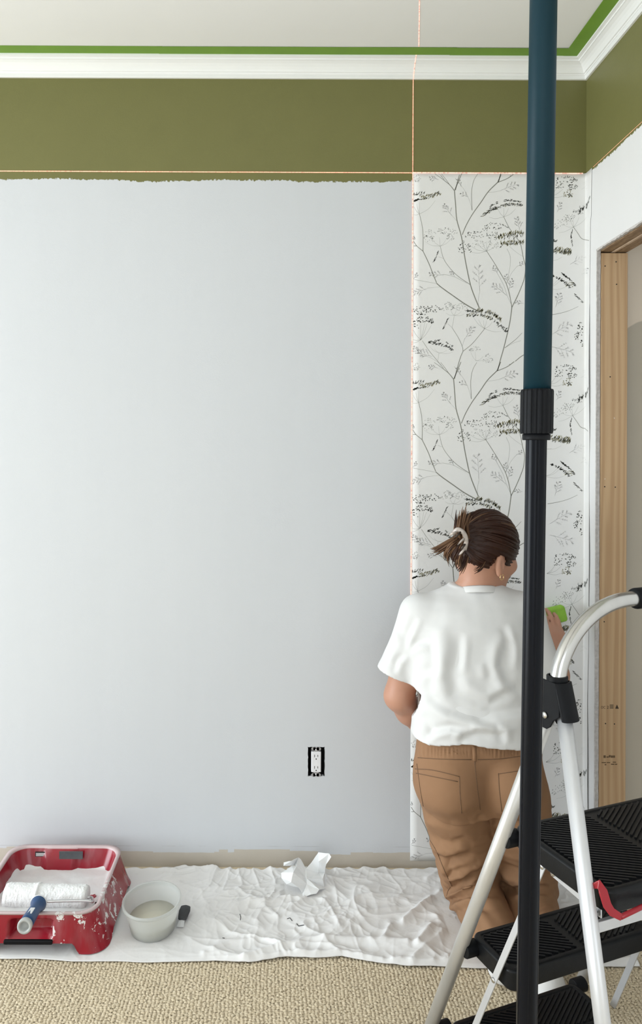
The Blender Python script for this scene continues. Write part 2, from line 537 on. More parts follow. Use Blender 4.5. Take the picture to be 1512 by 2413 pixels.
# crumbly cut edges of the gypsum board around the opening
def jagged(name, pts_fn, n, depth=0.004):
    mb = MB()
    ra, rb = [], []
    for k in range(n + 1):
        p, out = pts_fn(k / n)
        j = depth * (0.35 + 0.65 * abs(mnoise.noise((k * 0.55, 1.7, 0)) * 1.6))
        ra.append(Vector(p) + Vector(out) * j); rb.append(Vector(p) + Vector(out) * j * 0.55 + Vector((0.013, 0, 0)))
    base_a = [Vector(pts_fn(k / n)[0]) - Vector(pts_fn(k / n)[1]) * 0.002 for k in range(n + 1)]
    base_b = [q + Vector((0.0135, 0, 0)) for q in base_a]
    for k in range(n):
        mb.add([base_a[k], base_a[k + 1], ra[k + 1], ra[k]], [(0, 1, 2, 3)])
        mb.add([ra[k], ra[k + 1], rb[k + 1], rb[k]], [(0, 1, 2, 3)])
        mb.add([rb[k], rb[k + 1], base_b[k + 1], base_b[k]], [(0, 1, 2, 3)])
    o = mb.build(name, M['gypsum'], bpy.data.objects['wall_right'])
    fixn(o); return o
jagged('gypsum_edge', lambda s: ((XR - 0.0003, YO, s * (ZO - 0.0)), (0, -1, 0)), 150, 0.006)
jagged('gypsum_edge', lambda s: ((XR - 0.0003, YN + s * (YO - YN), ZO), (0, 0, -1)), 80, 0.007)

# the other walls, never in view from the front, with the windows that light the room
def wall_with_window(name, axis, at, lo, hi, w0, w1, z0, z1, th):
    mb = MB()
    def b(a0, a1, c0, c1):
        if axis == 'x': mb.box(min(at, at + th), max(at, at + th), a0, a1, c0, c1)
        else: mb.box(a0, a1, min(at, at + th), max(at, at + th), c0, c1)
    b(lo, w0, -0.006, ZC); b(w1, hi, -0.006, ZC); b(w0, w1, -0.006, z0); b(w0, w1, z1, ZC)
    S(mb.build(name, M['wall_plain']))
def window(name, axis, at, w0, w1, z0, z1):
    e = thing(name, None, None, (0, 0, 0), kind='structure')
    mb = MB()
    def b(a0, a1, c0, c1, t=0.03):
        if axis == 'x': mb.box(at - t, at + t, a0, a1, c0, c1)
        else: mb.box(a0, a1, at - t, at + t, c0, c1)
    b(w0, w0 + 0.06, z0, z1); b(w1 - 0.06, w1, z0, z1); b(w0 + .06, w1 - .06, z0, z0 + 0.06); b(w0 + .06, w1 - .06, z1 - 0.06, z1)
    b((w0 + w1) / 2 - 0.02, (w0 + w1) / 2 + 0.02, z0 + .06, z1 - .06, 0.02)
    mb.build('window_frame', M['trim'], e)
wall_with_window('wall_left', 'x', XL, YB, D, -0.5, 2.1, 0.15, 2.05, -0.15)
wall_with_window('wall_rear', 'y', YB, XL, XR, -1.6, 0.6, 0.6, 2.3, -0.15)
window('window_1', 'x', XL - 0.08, -0.5, 2.1, 0.15, 2.05)
window('window_2', 'y', YB - 0.08, -1.6, 0.6, 0.6, 2.3)

# hallway behind the opening
YH = 2.492
S(MB().box(XR + 0.1025, X1, YH, YH + 0.013, -0.006, ZC).build('wall_hallway', M['hall']))
S(MB().box(XR + 0.1025, XR + 0.1155, YN - 0.9, YN, -0.006, ZC).build('wall_hallway_near', M['wall_plain']))
S(MB().box(X1, X2, YB, D + 0.12, -0.12, ZC + 0.12).build('wall_hallway_far', M['wall_plain']))

# crown moulding, mitred in the corner
prof = [(0, 2.6855), (0.007, 2.6855), (0.0085, 2.688), (0.0085, 2.697), (0.0115, 2.6985), (0.0125, 2.7015), (0.0165, 2.7025),
        (0.0195, 2.709), (0.0245, 2.7165), (0.0315, 2.7235), (0.0405, 2.7285), (0.044, 2.7295), (0.0445, 2.7335), (0.048, 2.7345), (0.0545, 2.7355), (0.055, 2.7375), (0.055, ZC), (0, ZC)]
rings = [[Vector((XL, D - p, z)) for p, z in prof], [Vector((XR - p, D - p, z)) for p, z in prof]]
S(fixn(MB().loft(rings).build('trim_1', M['trim'])))
rings = [[Vector((XR - p, YB, z)) for p, z in prof], [Vector((XR - p, D - p, z)) for p, z in prof]]
S(fixn(MB().loft(rings).build('trim_2', M['trim'])))
rings = [[Vector((XL, D - p, z)) for p, z in prof], [Vector((XL + p, D - p, z)) for p, z in prof]]

# painter's tape on the ceiling along the crown
M['tape'] = simple('green_painters_tape', sc(112, 152, 46), 0.55, var=0.05, vscale=12, bump=0.15, bscale=80)
tb = thing('painters_tape', 'green masking tape on the ceiling along the crown above the olive band', 'tape', (0, D - 0.078, ZC))
def strip(x0, x1, dz, skew):
    y0, y1 = D - 0.0550, D - 0.1005
    z = ZC - 0.0006 - dz
    n = 24; v = []
    for k in range(n + 1):
        x = x0 + (x1 - x0) * k / n
        w = 0.0009 * mnoise.noise((x * 3, dz * 900, 0))
        v += [(x, y0 + w + skew * (k / n - .5), z), (x, y1 + w + skew * (k / n - .5), z - 0.0002)]
    f = [(2 * k, 2 * k + 1, 2 * k + 3, 2 * k + 2) for k in range(n)]
    # slight thickness
    m_ = len(v); v += [(a, b, c - 0.0004) for a, b, c in v]
    f += [tuple(i + m_ for i in q[::-1]) for q in f]
    f += [(2 * k + 1, 2 * k + 1 + m_, 2 * k + 3 + m_, 2 * k + 3) for k in range(n)]
    mesh('tape_strip', v, f, M['tape'], tb)
strip(XL, P(385, 117, 2.46).x, 0.0, 0.001); strip(P(372, 117, 2.46).x, P(1072, 117, 2.46).x, 0.0007, -0.001)
strip(P(1062, 117, 2.46).x, XR - 0.0555, 0.0014, 0.0)
t2 = thing('painters_tape', 'green masking tape on the ceiling along the crown above the doorway wall', 'tape', (XR - 0.078, 1, ZC))
v, f = boxv(XR - 0.1005, XR - 0.0552, YB, D - 0.0555, ZC - 0.0031, ZC - 0.0021)
mesh('tape_strip', v, f, M['tape'], t2)

# rough door opening framing
door = thing('door_1', None, None, (XR + 0.05, 2.0, 0), kind='structure')
stud = MB().box(XR + 0.0145, XR + 0.1035, YO - 0.001, YO + 0.037, 0, 2.0745).build('jamb_stud', M['stud'], door, label='bare spruce stud of the door opening')
bevel(stud, 0.0025, 2)
x0 = XR + 0.0138
for nm, a, b, zz, m_ in (('header_board', 0.0, 0.038, 2.0785, 'header'), ('plywood_spacer', 0.0385, 0.0505, 2.0765, 'ply'), ('header_board', 0.051, 0.0895, 2.0775, 'header')):
    bevel(MB().box(x0 + a, x0 + b, YN - 0.02, YO + 0.045, zz, 2.30).build(nm, M[m_], door), 0.0015, 1)
MB().box(XR + 0.0145, XR + 0.1035, YN - 0.038, YN + 0.001, 0, 2.0745).build('jamb_stud', M['header'], door)
# nail heads and holes
for px, py in ((1425, 627), (1451, 617), (1437, 888), (1424, 1147), (1449, 1148), (1426, 1705), (1447, 1706), (1423, 1465), (1452, 670)):
    c = P(px, py, YO - 0.001)
    MB().lathe((0, 0, 0), [(0.0019, 0), (0.0021, 0.0006), (0.0012, 0.001)], 10, cap0=True, cap1=True)
    mb = MB(); mb.tube([c + Vector((0, 0.0008, 0)), c + Vector((0, -0.0006, 0))], 0.0021, 10)
    mb.build('nail_head', M['dark_gap'], stud)
# grade stamps printed on the stud
M['ink'] = simple('faded_stamp_ink', (0.055, 0.035, 0.02, 1), 0.8, var=0.2, vscale=300)
def text_mesh(name, s, size, origin, mat, parent, sx=1.0):
    cu = bpy.data.curves.new(name, 'FONT'); cu.body = s; cu.size = size; cu.extrude = 0.0; cu.resolution_u = 2
    tmp = bpy.data.objects.new('tmp', cu); scene.collection.objects.link(tmp)
    dg = bpy.context.evaluated_depsgraph_get()
    me = bpy.data.meshes.new_from_object(tmp.evaluated_get(dg))
    vs_ = [Vector((origin[0] + v.co.x * sx, origin[1], origin[2] + v.co.y)) for v in me.vertices]
    fs = [tuple(p.vertices) for p in me.polygons]
    bpy.data.objects.remove(tmp)
    return mesh(name, vs_, fs, mat, parent)
yS = YO - 0.0018
q = P(1415, 1670, yS)
text_mesh('grade_stamp', 'OC', 0.0125, q, M['ink'], stud, 0.8)
text_mesh('grade_stamp', '2', 0.0135, P(1429, 1670, yS), M['ink'], stud, 1.0)
mb = MB()
for k in range(4):
    c = P(1440.5, 1661 + k * 2.6, yS); mb.obox(c, (0.0062, 0, 0), (0, 0.0001, 0), (0, 0, 0.0008))
a, b, c = P(1449, 1670, yS), P(1457.5, 1670, yS), P(1453, 1660, yS)
mb.add([a, b, c], [(0, 1, 2)])
mb.build('grade_stamp', M['ink'], stud)
mb = MB()
for (px, py, w, h_) in ((1424, 1783, 2.5, 3), (1431, 1784, 2.5, 1.2), (1436, 1782, 2, 2.6), (1441, 1783, 2, 2.6), (1446, 1783, 2.4, 2.6),
                        (1422, 1797, 5, .9), (1433, 1797, 4, .9), (1447, 1796, 4, .9), (1426, 1802, 2, 1.2), (1443, 1801, 4, 1.2), (1451, 1801, 2.5, 1.2)):
    mb.obox(P(px, py, yS), (w / 716, 0, 0), (0, 0.0001, 0), (0, 0, h_ / 716))
mb.build('grade_stamp', simple('very_faded_stamp_ink', (0.13, 0.08, 0.04, 1), 0.8, var=0.2, vscale=300), stud)

# ------------------------------------------------------------------ outlet
M['plastic_white'] = simple('white_receptacle_plastic', (0.80, 0.80, 0.82, 1), 0.35, var=0.02)
M['zinc'] = simple('zinc_strap', (0.42, 0.42, 0.43, 1), 0.45, 0.7, var=0.25, vscale=150)
M['black_plastic'] = simple('black_plastic', (0.0065, 0.007, 0.0085, 1), 0.45, var=0.15, vscale=40, **{'Specular IOR Level': 0.14})
out = thing('electrical_outlet', 'white electrical outlet without its cover plate in a black box, set in the wall', 'outlet', (oc.x, D, oc.z))
mb = MB()
y1 = D + 0.055
mb.add([(hx0 + .001, D + .004, hz0 + .001), (hx1 - .001, D + .004, hz0 + .001), (hx1 - .001, D + .004, hz1 - .001), (hx0 + .001, D + .004, hz1 - .001),
        (hx0 + .001, y1, hz0 + .001), (hx1 - .001, y1, hz0 + .001), (hx1 - .001, y1, hz1 - .001), (hx0 + .001, y1, hz1 - .001)],
       [(0, 1, 5, 4), (1, 2, 6, 5), (2, 3, 7, 6), (3, 0, 4, 7), (4, 5, 6, 7)])
mb.build('junction_box', M['dark_gap'], out)
fx, fz = P(744.5, 1795, D).x, P(744.5, 1795, D).z
face = bevel(MB().box(fx - 0.0168, fx + 0.0168, D - 0.004, D + 0.022, fz - 0.0352, fz + 0.0352).build('receptacle_face', M['plastic_white'], out), 0.003, 3)
for dz in (0.0195, -0.0195):
    for dxx, hh in ((-0.0056, 0.0045), (0.0056, 0.0036)):
        MB().box(fx + dxx - 0.0009, fx + dxx + 0.0009, D - 0.0043, D - 0.0035, fz + dz + 0.002 - hh, fz + dz + 0.002 + hh).build('slot', M['dark_gap'], face)
    mb = MB(); mb.tube([(fx, D - 0.0035, fz + dz - 0.0085), (fx, D - 0.0043, fz + dz - 0.0085)], 0.0021, 14); mb.build('ground_hole', M['dark_gap'], face)
for s in (1, -1):
    mb = MB()
    zc = fz + s * 0.0400
    mb.box(fx - 0.0085, fx + 0.0085, D - 0.0012, D + 0.0005, min(zc, fz + s * 0.034), max(zc, fz + s * 0.034))
    # plaster ears: two rounded lobes
    for sx in (-1, 1):
        n = 14
        ring = [Vector((fx + sx * 0.0085 + 0.0082 * math.cos(2 * math.pi * k / n), D - 0.0014, fz + s * 0.0445 + 0.0062 * math.sin(2 * math.pi * k / n))) for k in range(n)]
        mb.loft([ring, [q + Vector((0, 0.0016, 0)) for q in ring]])
    mb.box(fx - 0.010, fx + 0.010, D - 0.0014, D + 0.0002, min(fz + s * .039, fz + s * .0495), max(fz + s * .039, fz + s * .0495))
    mb.build('mounting_strap', M['zinc'], out)
    mb = MB(); mb.tube([(fx - 0.0008, D - 0.001, fz + s * 0.0418), (fx - 0.0008, D - 0.0032, fz + s * 0.0418)], [0.0027, 0.002], 14); mb.build('screw', M['plastic_white'], out)

# ------------------------------------------------------------------ laser lines
def laser_mat(name, col, st):
    t = NT(name)
    n = t.noise(160, 2)
    t.set(color=(0.9, 0.4, 0.3, 1), rough=0.6)
    t.b.inputs['Emission Color'].default_value = col
    t.put(t.b.inputs['Emission Strength'], t.math('MULTIPLY', t.ss(n, 0.2, 0.6), st))
    return t.m
M['laser'] = laser_mat('laser_light', (1.0, 0.42, 0.26, 1), 1.05)
M['laser_soft'] = laser_mat('laser_light_on_white', (1.0, 0.62, 0.52, 1), 0.95)
xl = P(972, 407, D).x
zl = P(972, 407.5, D).z
lh = thing('laser_line', 'thin level red laser line across the olive band', 'laser line', (xl, D, zl))
def thin(name, v, m_, par): mesh(name, v, [(0, 1, 2, 3)], m_, par)
h_ = 0.0014
v, f = boxv(XL, xl, D - 0.0012, D - 0.0006, zl - h_, zl + h_); mesh('beam', v, f, M['laser'], lh)
v, f = boxv(xl, XR - 0.012, D - 0.0030, D - 0.0022, zl - h_, zl + h_ * 1.2); mesh('beam', v, f, M['laser_soft'], lh)
lv = thing('laser_line', 'thin plumb red laser line along the left edge of the wallpaper', 'laser line', (xl, D, 1.2))
v, f = boxv(xl - 0.0013, xl + 0.0013, D - 0.0014, D - 0.0007, zl, 2.6855); mesh('beam', v, f, M['laser'], lv)
v, f = boxv(xl - 0.0015, xl + 0.0013, D - 0.0026, D - 0.0020, 0.62, zl); mesh('beam', v, f, M['laser_soft'], lv)
mb = MB()
for (p0, z0), (p1, z1) in zip(prof[1:-1], prof[2:-1]):
    e = 0.0006
    mb.add([(xl - h_, D - p0 - e, z0 - e), (xl + h_, D - p0 - e, z0 - e), (xl + h_, D - p1 - e, z1 - e), (xl - h_, D - p1 - e, z1 - e)], [(0, 1, 2, 3)])
mb.build('beam', M['laser_soft'], lv)
xq = P(988, 2, 2.17).x
mesh('beam', [(xl - h_, D - 0.104, ZC - 0.0008), (xl + h_, D - 0.104, ZC - 0.0008), (xq + h_, 2.17, ZC - 0.0008), (xq - h_, 2.17, ZC - 0.0008),
              ], [(0, 1, 2, 3)], M['laser_soft'], lv)
mesh('beam', [(XR - 0.0014, D - 0.06, zl - 0.0008), (XR - 0.0014, D - 0.06, zl + 0.0008), (XR - 0.0014, 1.2, zl + 0.0006 + 0.012), (XR - 0.0014, 1.2, zl - 0.0006 + 0.012)], [(0, 1, 2, 3)], laser_mat('laser_light_faint', (0.75, 0.55, 0.22, 1), 0.5), lh)

# ------------------------------------------------------------------ wallpaper
M['paper'] = simple('off_white_wallpaper', (0.765, 0.76, 0.745, 1), 0.6, var=0.01, vscale=8, bump=0.08, bscale=400)
wp = thing('wallpaper_strip', 'off-white wallpaper strip printed with grey-green fennel stems and seed heads, turning the corner', 'wallpaper', (xl, D, 0.02))
WX = XR - 0.006 - (xl + 0.0008)      # flat length before the corner
def paper_edge(z):                    # length of the flap on the doorway wall
    return 0.036 + 0.010 * mnoise.noise((z * 2.1, 0.3, 0)) + 0.006 * mnoise.noise((z * 5.3, 4.3, 0)) + (0.006 if z > 2.2 else 0)
def paper_lift(z, tt):                # the flap curls away from the wall lower down
    return max(0.0, 0.006 * (mnoise.noise((z * 2.6, 7.7, 0)) + 0.25) * (1.0 if z < 1.9 else 0.2)) * tt * tt
def paper(s, z, off=0.0):
    """s: distance from the strip's left edge"""
    if s < WX: return Vector((xl + 0.0008 + s, D - 0.0016 - off, z))
    a = (s - WX) / 0.006
    if a < math.pi / 2:
        return Vector((XR - 0.006 + (0.0044 - off) * math.sin(a), D - 0.006 + (0.0044 - off) * math.cos(a), z))
    r = s - WX - 0.006 * math.pi / 2
    return Vector((XR - 0.0016 - off - paper_lift(z, min(1, r / 0.04)), D - 0.006 - r, z))
ztop = zl + 0.0005
NZ = 120
cols = list(np.linspace(0, WX, 24)) + [WX + 0.006 * math.pi / 2 * k / 4 for k in range(1, 5)]
v, f = [], []
for j in range(NZ + 1):
    z = 0.02 + (ztop - 0.02) * j / NZ
    e = paper_edge(z)
    zz = z
    for s in cols + [WX + 0.006 * math.pi / 2 + e * k / 6 for k in range(1, 7)]: v.append(paper(s, z))
NC = len(v) // (NZ + 1)
for j in range(NZ):
    for i in range(NC - 1):
        f.append((j * NC + i, j * NC + i + 1, (j + 1) * NC + i + 1, (j + 1) * NC + i))
sheet_o = mesh('paper_sheet', v, f, M['paper'], wp, smooth=True)
sm = sheet_o.modifiers.new('thick', 'SOLIDIFY'); sm.thickness = 0.0006; sm.offset = 0

# the print, traced once and repeated down the drop (0.643 m repeat)
REP = 444.0 / 690.0
C5 = lambda x, y: (960 + x / 5.214, 400 + y / 5.214)
C6 = lambda x, y: (1280 + x / 5.246, 400 + y / 5.246)
def to_sz(pt):
    w = P(pt[0], pt[1], D - 0.0016)
    s = w.x - xl - 0.0008
    if s > WX - 0.002:                # beyond the corner: seen obliquely on the doorway wall
        r = ray(pt[0], pt[1]); dd = (XR - 0.0016) / r.x
        return (WX + 0.0095 + max(0.0, D - 0.006 - dd), dd * r.z + CAMZ)
    return (s, w.z)
lay = {'stem': ([], []), 'fine': ([], []), 'dark': ([], []), 'olive': ([], []), 'grey': ([], []), 'pale': ([], [])}
OFF = {'pale': 0.0003, 'grey': 0.00035, 'fine': 0.0004, 'stem': 0.0005, 'olive': 0.0006, 'dark': 0.00065}
def add_poly(layer, pts):             # convex polygon in (s, z); kept inside the strip, for each repeat
    vv, ff = lay[layer]
    for rep in range(-1, 4):
        q = [(s, z - rep * REP) for s, z in pts]
        if min(a for a, _ in q) < 0.0006 or max(b for _, b in q) > ztop - 0.001 or min(b for _, b in q) < 0.025: continue
        e = WX + 0.0094 + paper_edge(q[0][1]) - 0.001
        if max(a for a, _ in q) > e: continue
        n = len(vv); vv.extend(paper(a, b, OFF[layer]) for a, b in q); ff.append(tuple(range(n, n + len(q))))
def stroke(layer, pts, w0, w1=None, conv=C5, sm_=True):
    w1 = w0 * 0.8 if w1 is None else w1
    p = [Vector(to_sz(conv(*q)) + (0,)) for q in pts]
    if sm_ and len(p) > 2: p = catmull(p, 4)
    elif len(p) == 2: p = [p[0].lerp(p[1], k / 4) for k in range(5)]
    n = len(p); pr = None
    for i in range(n):
        tg = (p[min(n - 1, i + 1)] - p[max(0, i - 1)])
        if tg.length < 1e-7: continue
        nn = Vector((-tg.y, tg.x, 0)).normalized()
        w = (w0 + (w1 - w0) * i / (n - 1)) / 5.214 / 690 / 2
        cur = (p[i] + nn * w, p[i] - nn * w)
        if pr: add_poly(layer, [(q.x, q.y) for q in (pr[0], pr[1], cur[1], cur[0])])
        pr = cur
def seed(layer, x, y, L, W, ang, conv=C5):
    c = to_sz(conv(x, y)); k = 1 / 5.214 / 690
    ca, sa = math.cos(ang), math.sin(ang)
    pts = []
    for i in range(6):
        a = i * math.pi / 3
        u_, v_ = math.cos(a) * L / 2 * k, math.sin(a) * W / 2 * k
        pts.append((c[0] + u_ * ca - v_ * sa, c[1] + u_ * sa + v_ * ca))
    add_poly(layer, pts)
R_ = random.Random(5)
def dashes(layer, pts, n, spread, L=26, W=8, lean=1.1, conv=C5):
    """rows of slim seeds fanned along a curve"""
    c = catmull([Vector((a, b, 0)) for a, b in pts], 8)
    for k in range(n):
        q = c[int(R_.random() * (len(c) - 1))]
        seed(layer, q.x + R_.uniform(-6, 6), q.y + R_.uniform(-spread, spread), L * R_.uniform(.7, 1.25), W * R_.uniform(.8, 1.3), lean + R_.uniform(-.5, .5), conv)
def dots(layer, x0, x1, y0, y1, n, L=11, W=8, conv=C5):
    """seeds scattered over a low dome"""
    cx_, cy_, rx_, ry_ = (x0 + x1) / 2, (y0 + y1) / 2, (x1 - x0) / 2, (y1 - y0) / 2
    for k in range(n):
        a = R_.uniform(0, 2 * math.pi); r = math.sqrt(R_.uniform(0.05, 1.0)) * 1.08
        u_, v_ = r * math.cos(a), r * math.sin(a)
        seed(layer, cx_ + rx_ * u_, cy_ + ry_ * (v_ * .9 + 0.45 * u_ * u_ - .15), L * R_.uniform(.7, 1.4), W * R_.uniform(.8, 1.2), R_.uniform(-1.2, 1.2), conv)
def rays(c, ends, w=3.5, layer='fine', conv=C5):
    for e in ends:
        mx, my = (c[0] + e[0]) / 2, (c[1] + e[1]) / 2
        stroke(layer, [c, (mx + (e[0] - c[0]) * .06, my + abs(e[0] - c[0]) * .10), e], w, w * .5, conv)
def arc_seeds(layer, c, a0, a1, r0, r1, n, L=14, W=7, conv=C5):
    for k in range(n):
        a = R_.uniform(a0, a1); r = R_.uniform(r0, r1)
        seed(layer, c[0] + r * math.cos(a), c[1] - r * math.sin(a) * .72, L * R_.uniform(.6, 1.2), W, a + R_.uniform(-.8, .8), conv)
def spray(x, y, L, ang, conv=C5, layer='pale', n=7):
    """feathery leaf: a bent midrib with forked hair-fine side twigs"""
    ca, sa = math.cos(ang), -math.sin(ang)
    mid = [(x + ca * L * t_, y + sa * L * t_ + 6 * math.sin(t_ * 4 + x)) for t_ in (0, .35, .7, 1)]
    stroke(layer, mid, 2.6, 1.4, conv)
    tw = 5 + L * .045
    n = max(4, min(n, int(L / 24)))
    for k in range(n):
        t_ = .2 + .8 * k / n; s = 1 if k % 2 else -1
        bx, by = x + ca * L * t_, y + sa * L * t_
        l2 = L * .36 * (1.25 - t_) * R_.uniform(.7, 1.2)
        a2 = ang + s * R_.uniform(.55, .95)
        ex, ey = bx + math.cos(a2) * l2, by - math.sin(a2) * l2
        stroke(layer, [(bx, by), (ex, ey)], 1.8, 1.2, conv)
        for fr in (.45, .75, 1.0):
            px_, py_ = bx + (ex - bx) * fr, by + (ey - by) * fr
            for s2 in (-.7, .6):
                a3 = a2 + s2 + R_.uniform(-.3, .3)
                stroke(layer, [(px_, py_), (px_ + math.cos(a3) * tw, py_ - math.sin(a3) * tw)], 2.6, 1.8, conv)
T = 2315
for pts, w, w1 in (
    ([(335, 50), (440, 125), (520, 190), (575, 260)], 4, 9), ([(415, 50), (470, 120), (515, 185)], 4, 5), ([(665, 45), (620, 150), (575, 255)], 8, 9),
    ([(575, 260), (590, 450), (605, 620), (660, 820), (690, 1000), (715, 1150), (770, 1410), (830, 1580), (880, 1700)], 11, 12),
    ([(1152, 45), (1130, 100), (1105, 155)], 10, 10), ([(1320, 40), (1230, 105), (1105, 157)], 9, 8),
    ([(1105, 155), (990, 270), (900, 400), (800, 540), (720, 680), (670, 800)], 11, 9),
    ([(860, 50), (810, 140), (785, 280), (792, 500)], 4, 6),
    ([(145, 545), (180, 700), (190, 850), (188, 1000)], 5, 7), ([(62, 860), (110, 935), (188, 1000)], 5, 7), ([(62, 937), (110, 937)], 6, 6),
    ([(188, 1000), (260, 1150), (310, 1280), (355, 1390)], 8, 9), ([(355, 1395), (420, 1450), (560, 1550), (720, 1660), (860, 1735), (905, 1748)], 11, 14),
    ([(400, 940), (440, 1090), (520, 1210), (620, 1310), (765, 1410)], 4, 6),
    ([(970, 1000), (1060, 1140), (1150, 1290), (1210, 1400), (1250, 1530), (1280, 1690)], 6, 9),
    ([(1180, 580), (1250, 720), (1340, 840), (1385, 910), (1420, 1080), (1445, 1190), (1435, 1320), (1400, 1430), (1340, 1570), (1280, 1690)], 5, 10),
    ([(1280, 1690), (1250, 1900), (1180, 2190), (1140, 2330), (1105, 155 + T)], 11, 10),
    ([(1405, 2005), (1320, 2090), (1190, 2190)], 4, 6), ([(1500, 2240), (1400, 2290), (1320, 40 + T)], 9, 9),
    ([(940, 1960), (860, 2060), (780, 2150), (680, 2230)], 5, 6), ([(545, 1940), (620, 2060), (670, 2170), (680, 2230)], 4, 6),
    ([(680, 2230), (640, 2330), (575, 255 + T)], 7, 9), ([(180, 2100), (260, 2220), (350, 2330), (440, 125 + T)], 4, 5)):
    stroke('stem', pts, w, w1)
for pts, w in (([(580, 100), (690, 240), (760, 380), (790, 500)], 3), ([(80, 1350), (250, 1380), (355, 1400)], 4), ([(240, 1455), (330, 1445), (400, 1440)], 3),
               ([(380, 1070), (440, 1090)], 3), ([(440, 1285), (560, 1310), (660, 1360), (730, 1395)], 4), ([(1100, 1270), (1180, 1420), (1220, 1540), (1270, 1650)], 4),
               ([(1220, 970), (1260, 1070), (1255, 1200), (1215, 1400)], 4), ([(1350, 1180), (1270, 1280), (1215, 1400)], 3), ([(1250, 940), (1330, 1010), (1420, 1070)], 3),
               ([(1390, 2100), (1300, 2130), (1190, 2190)], 3), ([(570, 1800), (560, 1870), (545, 1940)], 4), ([(490, 1890), (545, 1940)], 3), ([(670, 2170), (700, 2070)], 3),
               ([(385, 2250), (370, 2350)], 3), ([(150, 2280), (260, 2300), (350, 2350), (415, 2400)], 3), ([(880, 1700), (865, 1620), (885, 1500)], 4),
               ([(985, 280), (1070, 272), (1150, 255)], 3), ([(600, 625), (560, 580), (530, 550)], 2.5)):
    stroke('fine', pts, w)
rays((145, 545), [(75, 450), (75, 552), (145, 400), (340, 380), (110, 420)])
dashes('dark', [(70, 290), (140, 300), (210, 290)], 20, 22, 30, 7, 1.0); dashes('dark', [(70, 385), (140, 365), (240, 345)], 22, 10, 26, 10, .3)
dashes('olive', [(170, 340), (250, 330), (330, 310), (410, 290)], 46, 26, 26, 8, 1.0); dashes('dark', [(270, 320), (340, 300), (410, 285)], 16, 24, 28, 7, .9)
rays((1180, 580), [(1000, 585), (1110, 490), (1180, 470), (1240, 470), (1325, 480)])
dashes('dark', [(910, 570), (970, 530), (1050, 480), (1100, 470)], 40, 18, 30, 8, .6); dashes('dark', [(1100, 470), (1200, 430), (1320, 430), (1420, 440)], 44, 14, 26, 8, .7)
dashes('dark', [(1190, 380), (1280, 378), (1400, 395)], 26, 12, 24, 8, .2); dashes('olive', [(910, 565), (1000, 510), (1200, 435), (1440, 420)], 30, 22, 22, 7, .8); dashes('dark', [(1015, 460), (1060, 420), (1100, 400)], 14, 16, 30, 7, .6)
rays((970, 1000), [(780, 940), (790, 1015), (910, 870), (1030, 820), (1100, 900), (970, 880), (860, 900)], 4)
dots('dark', 620, 780, 880, 1040, 46, 13, 9); dots('dark', 690, 1150, 745, 850, 54, 14, 9); dots('dark', 900, 1220, 650, 740, 42, 13, 9); dots('grey', 780, 960, 860, 960, 22); dots('grey', 980, 1120, 860, 980, 30)
rays((400, 940), [(210, 880), (300, 850), (390, 830), (470, 860), (540, 840)], 3)
dots('grey', 200, 330, 740, 900, 46, 12, 8); dots('grey', 330, 600, 715, 800, 52, 12, 8); dots('grey', 480, 570, 790, 870, 20, 14, 8)
dashes('olive', [(1090, 840), (1200, 800), (1320, 770), (1440, 760)], 60, 22, 34, 9, 1.35); dashes('olive', [(1140, 890), (1250, 900), (1440, 880)], 50, 24, 34, 9, 1.3); dashes('dark', [(1090, 845), (1250, 825), (1440, 770)], 34, 34, 30, 7, 1.3); dashes('dark', [(1140, 930), (1290, 900), (1440, 890)], 22, 22, 30, 7, 1.2)
rays((160, 2090), [(60, 1950), (62, 2085), (70, 2130), (210, 1880), (240, 1890), (290, 1910), (160, 1900)], 4)
dots('dark', 60, 250, 1670, 1790, 34, 15, 11); dots('dark', 200, 430, 1670, 1760, 26, 15, 11); dots('dark', 60, 340, 1810, 1880, 40, 15, 11); dots('dark', 60, 150, 1880, 1960, 8, 14, 10); dots('dark', 250, 330, 1840, 1900, 12, 15, 11)
rays((570, 1790), [(470, 1760), (530, 1730), (600, 1720), (660, 1740), (700, 1770)], 3)
dots('grey', 430, 560, 1630, 1740, 44, 13, 7); dots('grey', 540, 730, 1640, 1740, 44, 13, 7)
rays((945, 1955), [(800, 1800), (870, 1840), (930, 1850), (970, 1850), (1040, 1870), (1150, 1985)], 3.5)
dashes('olive', [(860, 1720), (980, 1740), (1090, 1790), (1150, 1850)], 56, 20, 34, 8, 1.2); dashes('dark', [(720, 1730), (800, 1735), (900, 1745)], 24, 14, 28, 8, .7); dashes('dark', [(730, 1790), (850, 1785), (960, 1800), (1060, 1850)], 40, 16, 26, 8, .8)
dashes('olive', [(740, 1780), (900, 1780), (1030, 1830)], 30, 20, 24, 7, .9); dashes('dark', [(1070, 1860), (1150, 1930), (1230, 1985)], 34, 22, 28, 8, .9); dashes('dark', [(940, 1740), (1050, 1770), (1140, 1840)], 26, 20, 28, 7, 1.1)
rays((385, 2250), [(270, 2170), (330, 2200), (480, 2215), (560, 2235)], 2.5)
dashes('dark', [(245, 2120), (300, 2125), (380, 2140), (470, 2170), (570, 2225)], 54, 16, 30, 8, .3); dashes('grey', [(340, 2100), (400, 2090)], 12, 12); dashes('grey', [(470, 2120), (560, 2180)], 12, 10)
rays((840, 2350), [(770, 2230), (830, 2240), (930, 2290), (1000, 2300)], 2.5)
dots('grey', 760, 900, 2170, 2240, 34, 12, 6); dots('grey', 930, 1040, 2260, 2380, 38, 12, 6)
for (x_, y_) in ((350, 1060), (465, 1885)):
    dashes('grey', [(x_ - 30, y_ + 70), (x_, y_ + 5), (x_ + 35, y_ - 70)], 22, 8, 30, 7, .9)
dots('grey', 70, 160, 50, 160, 20, 16, 6)
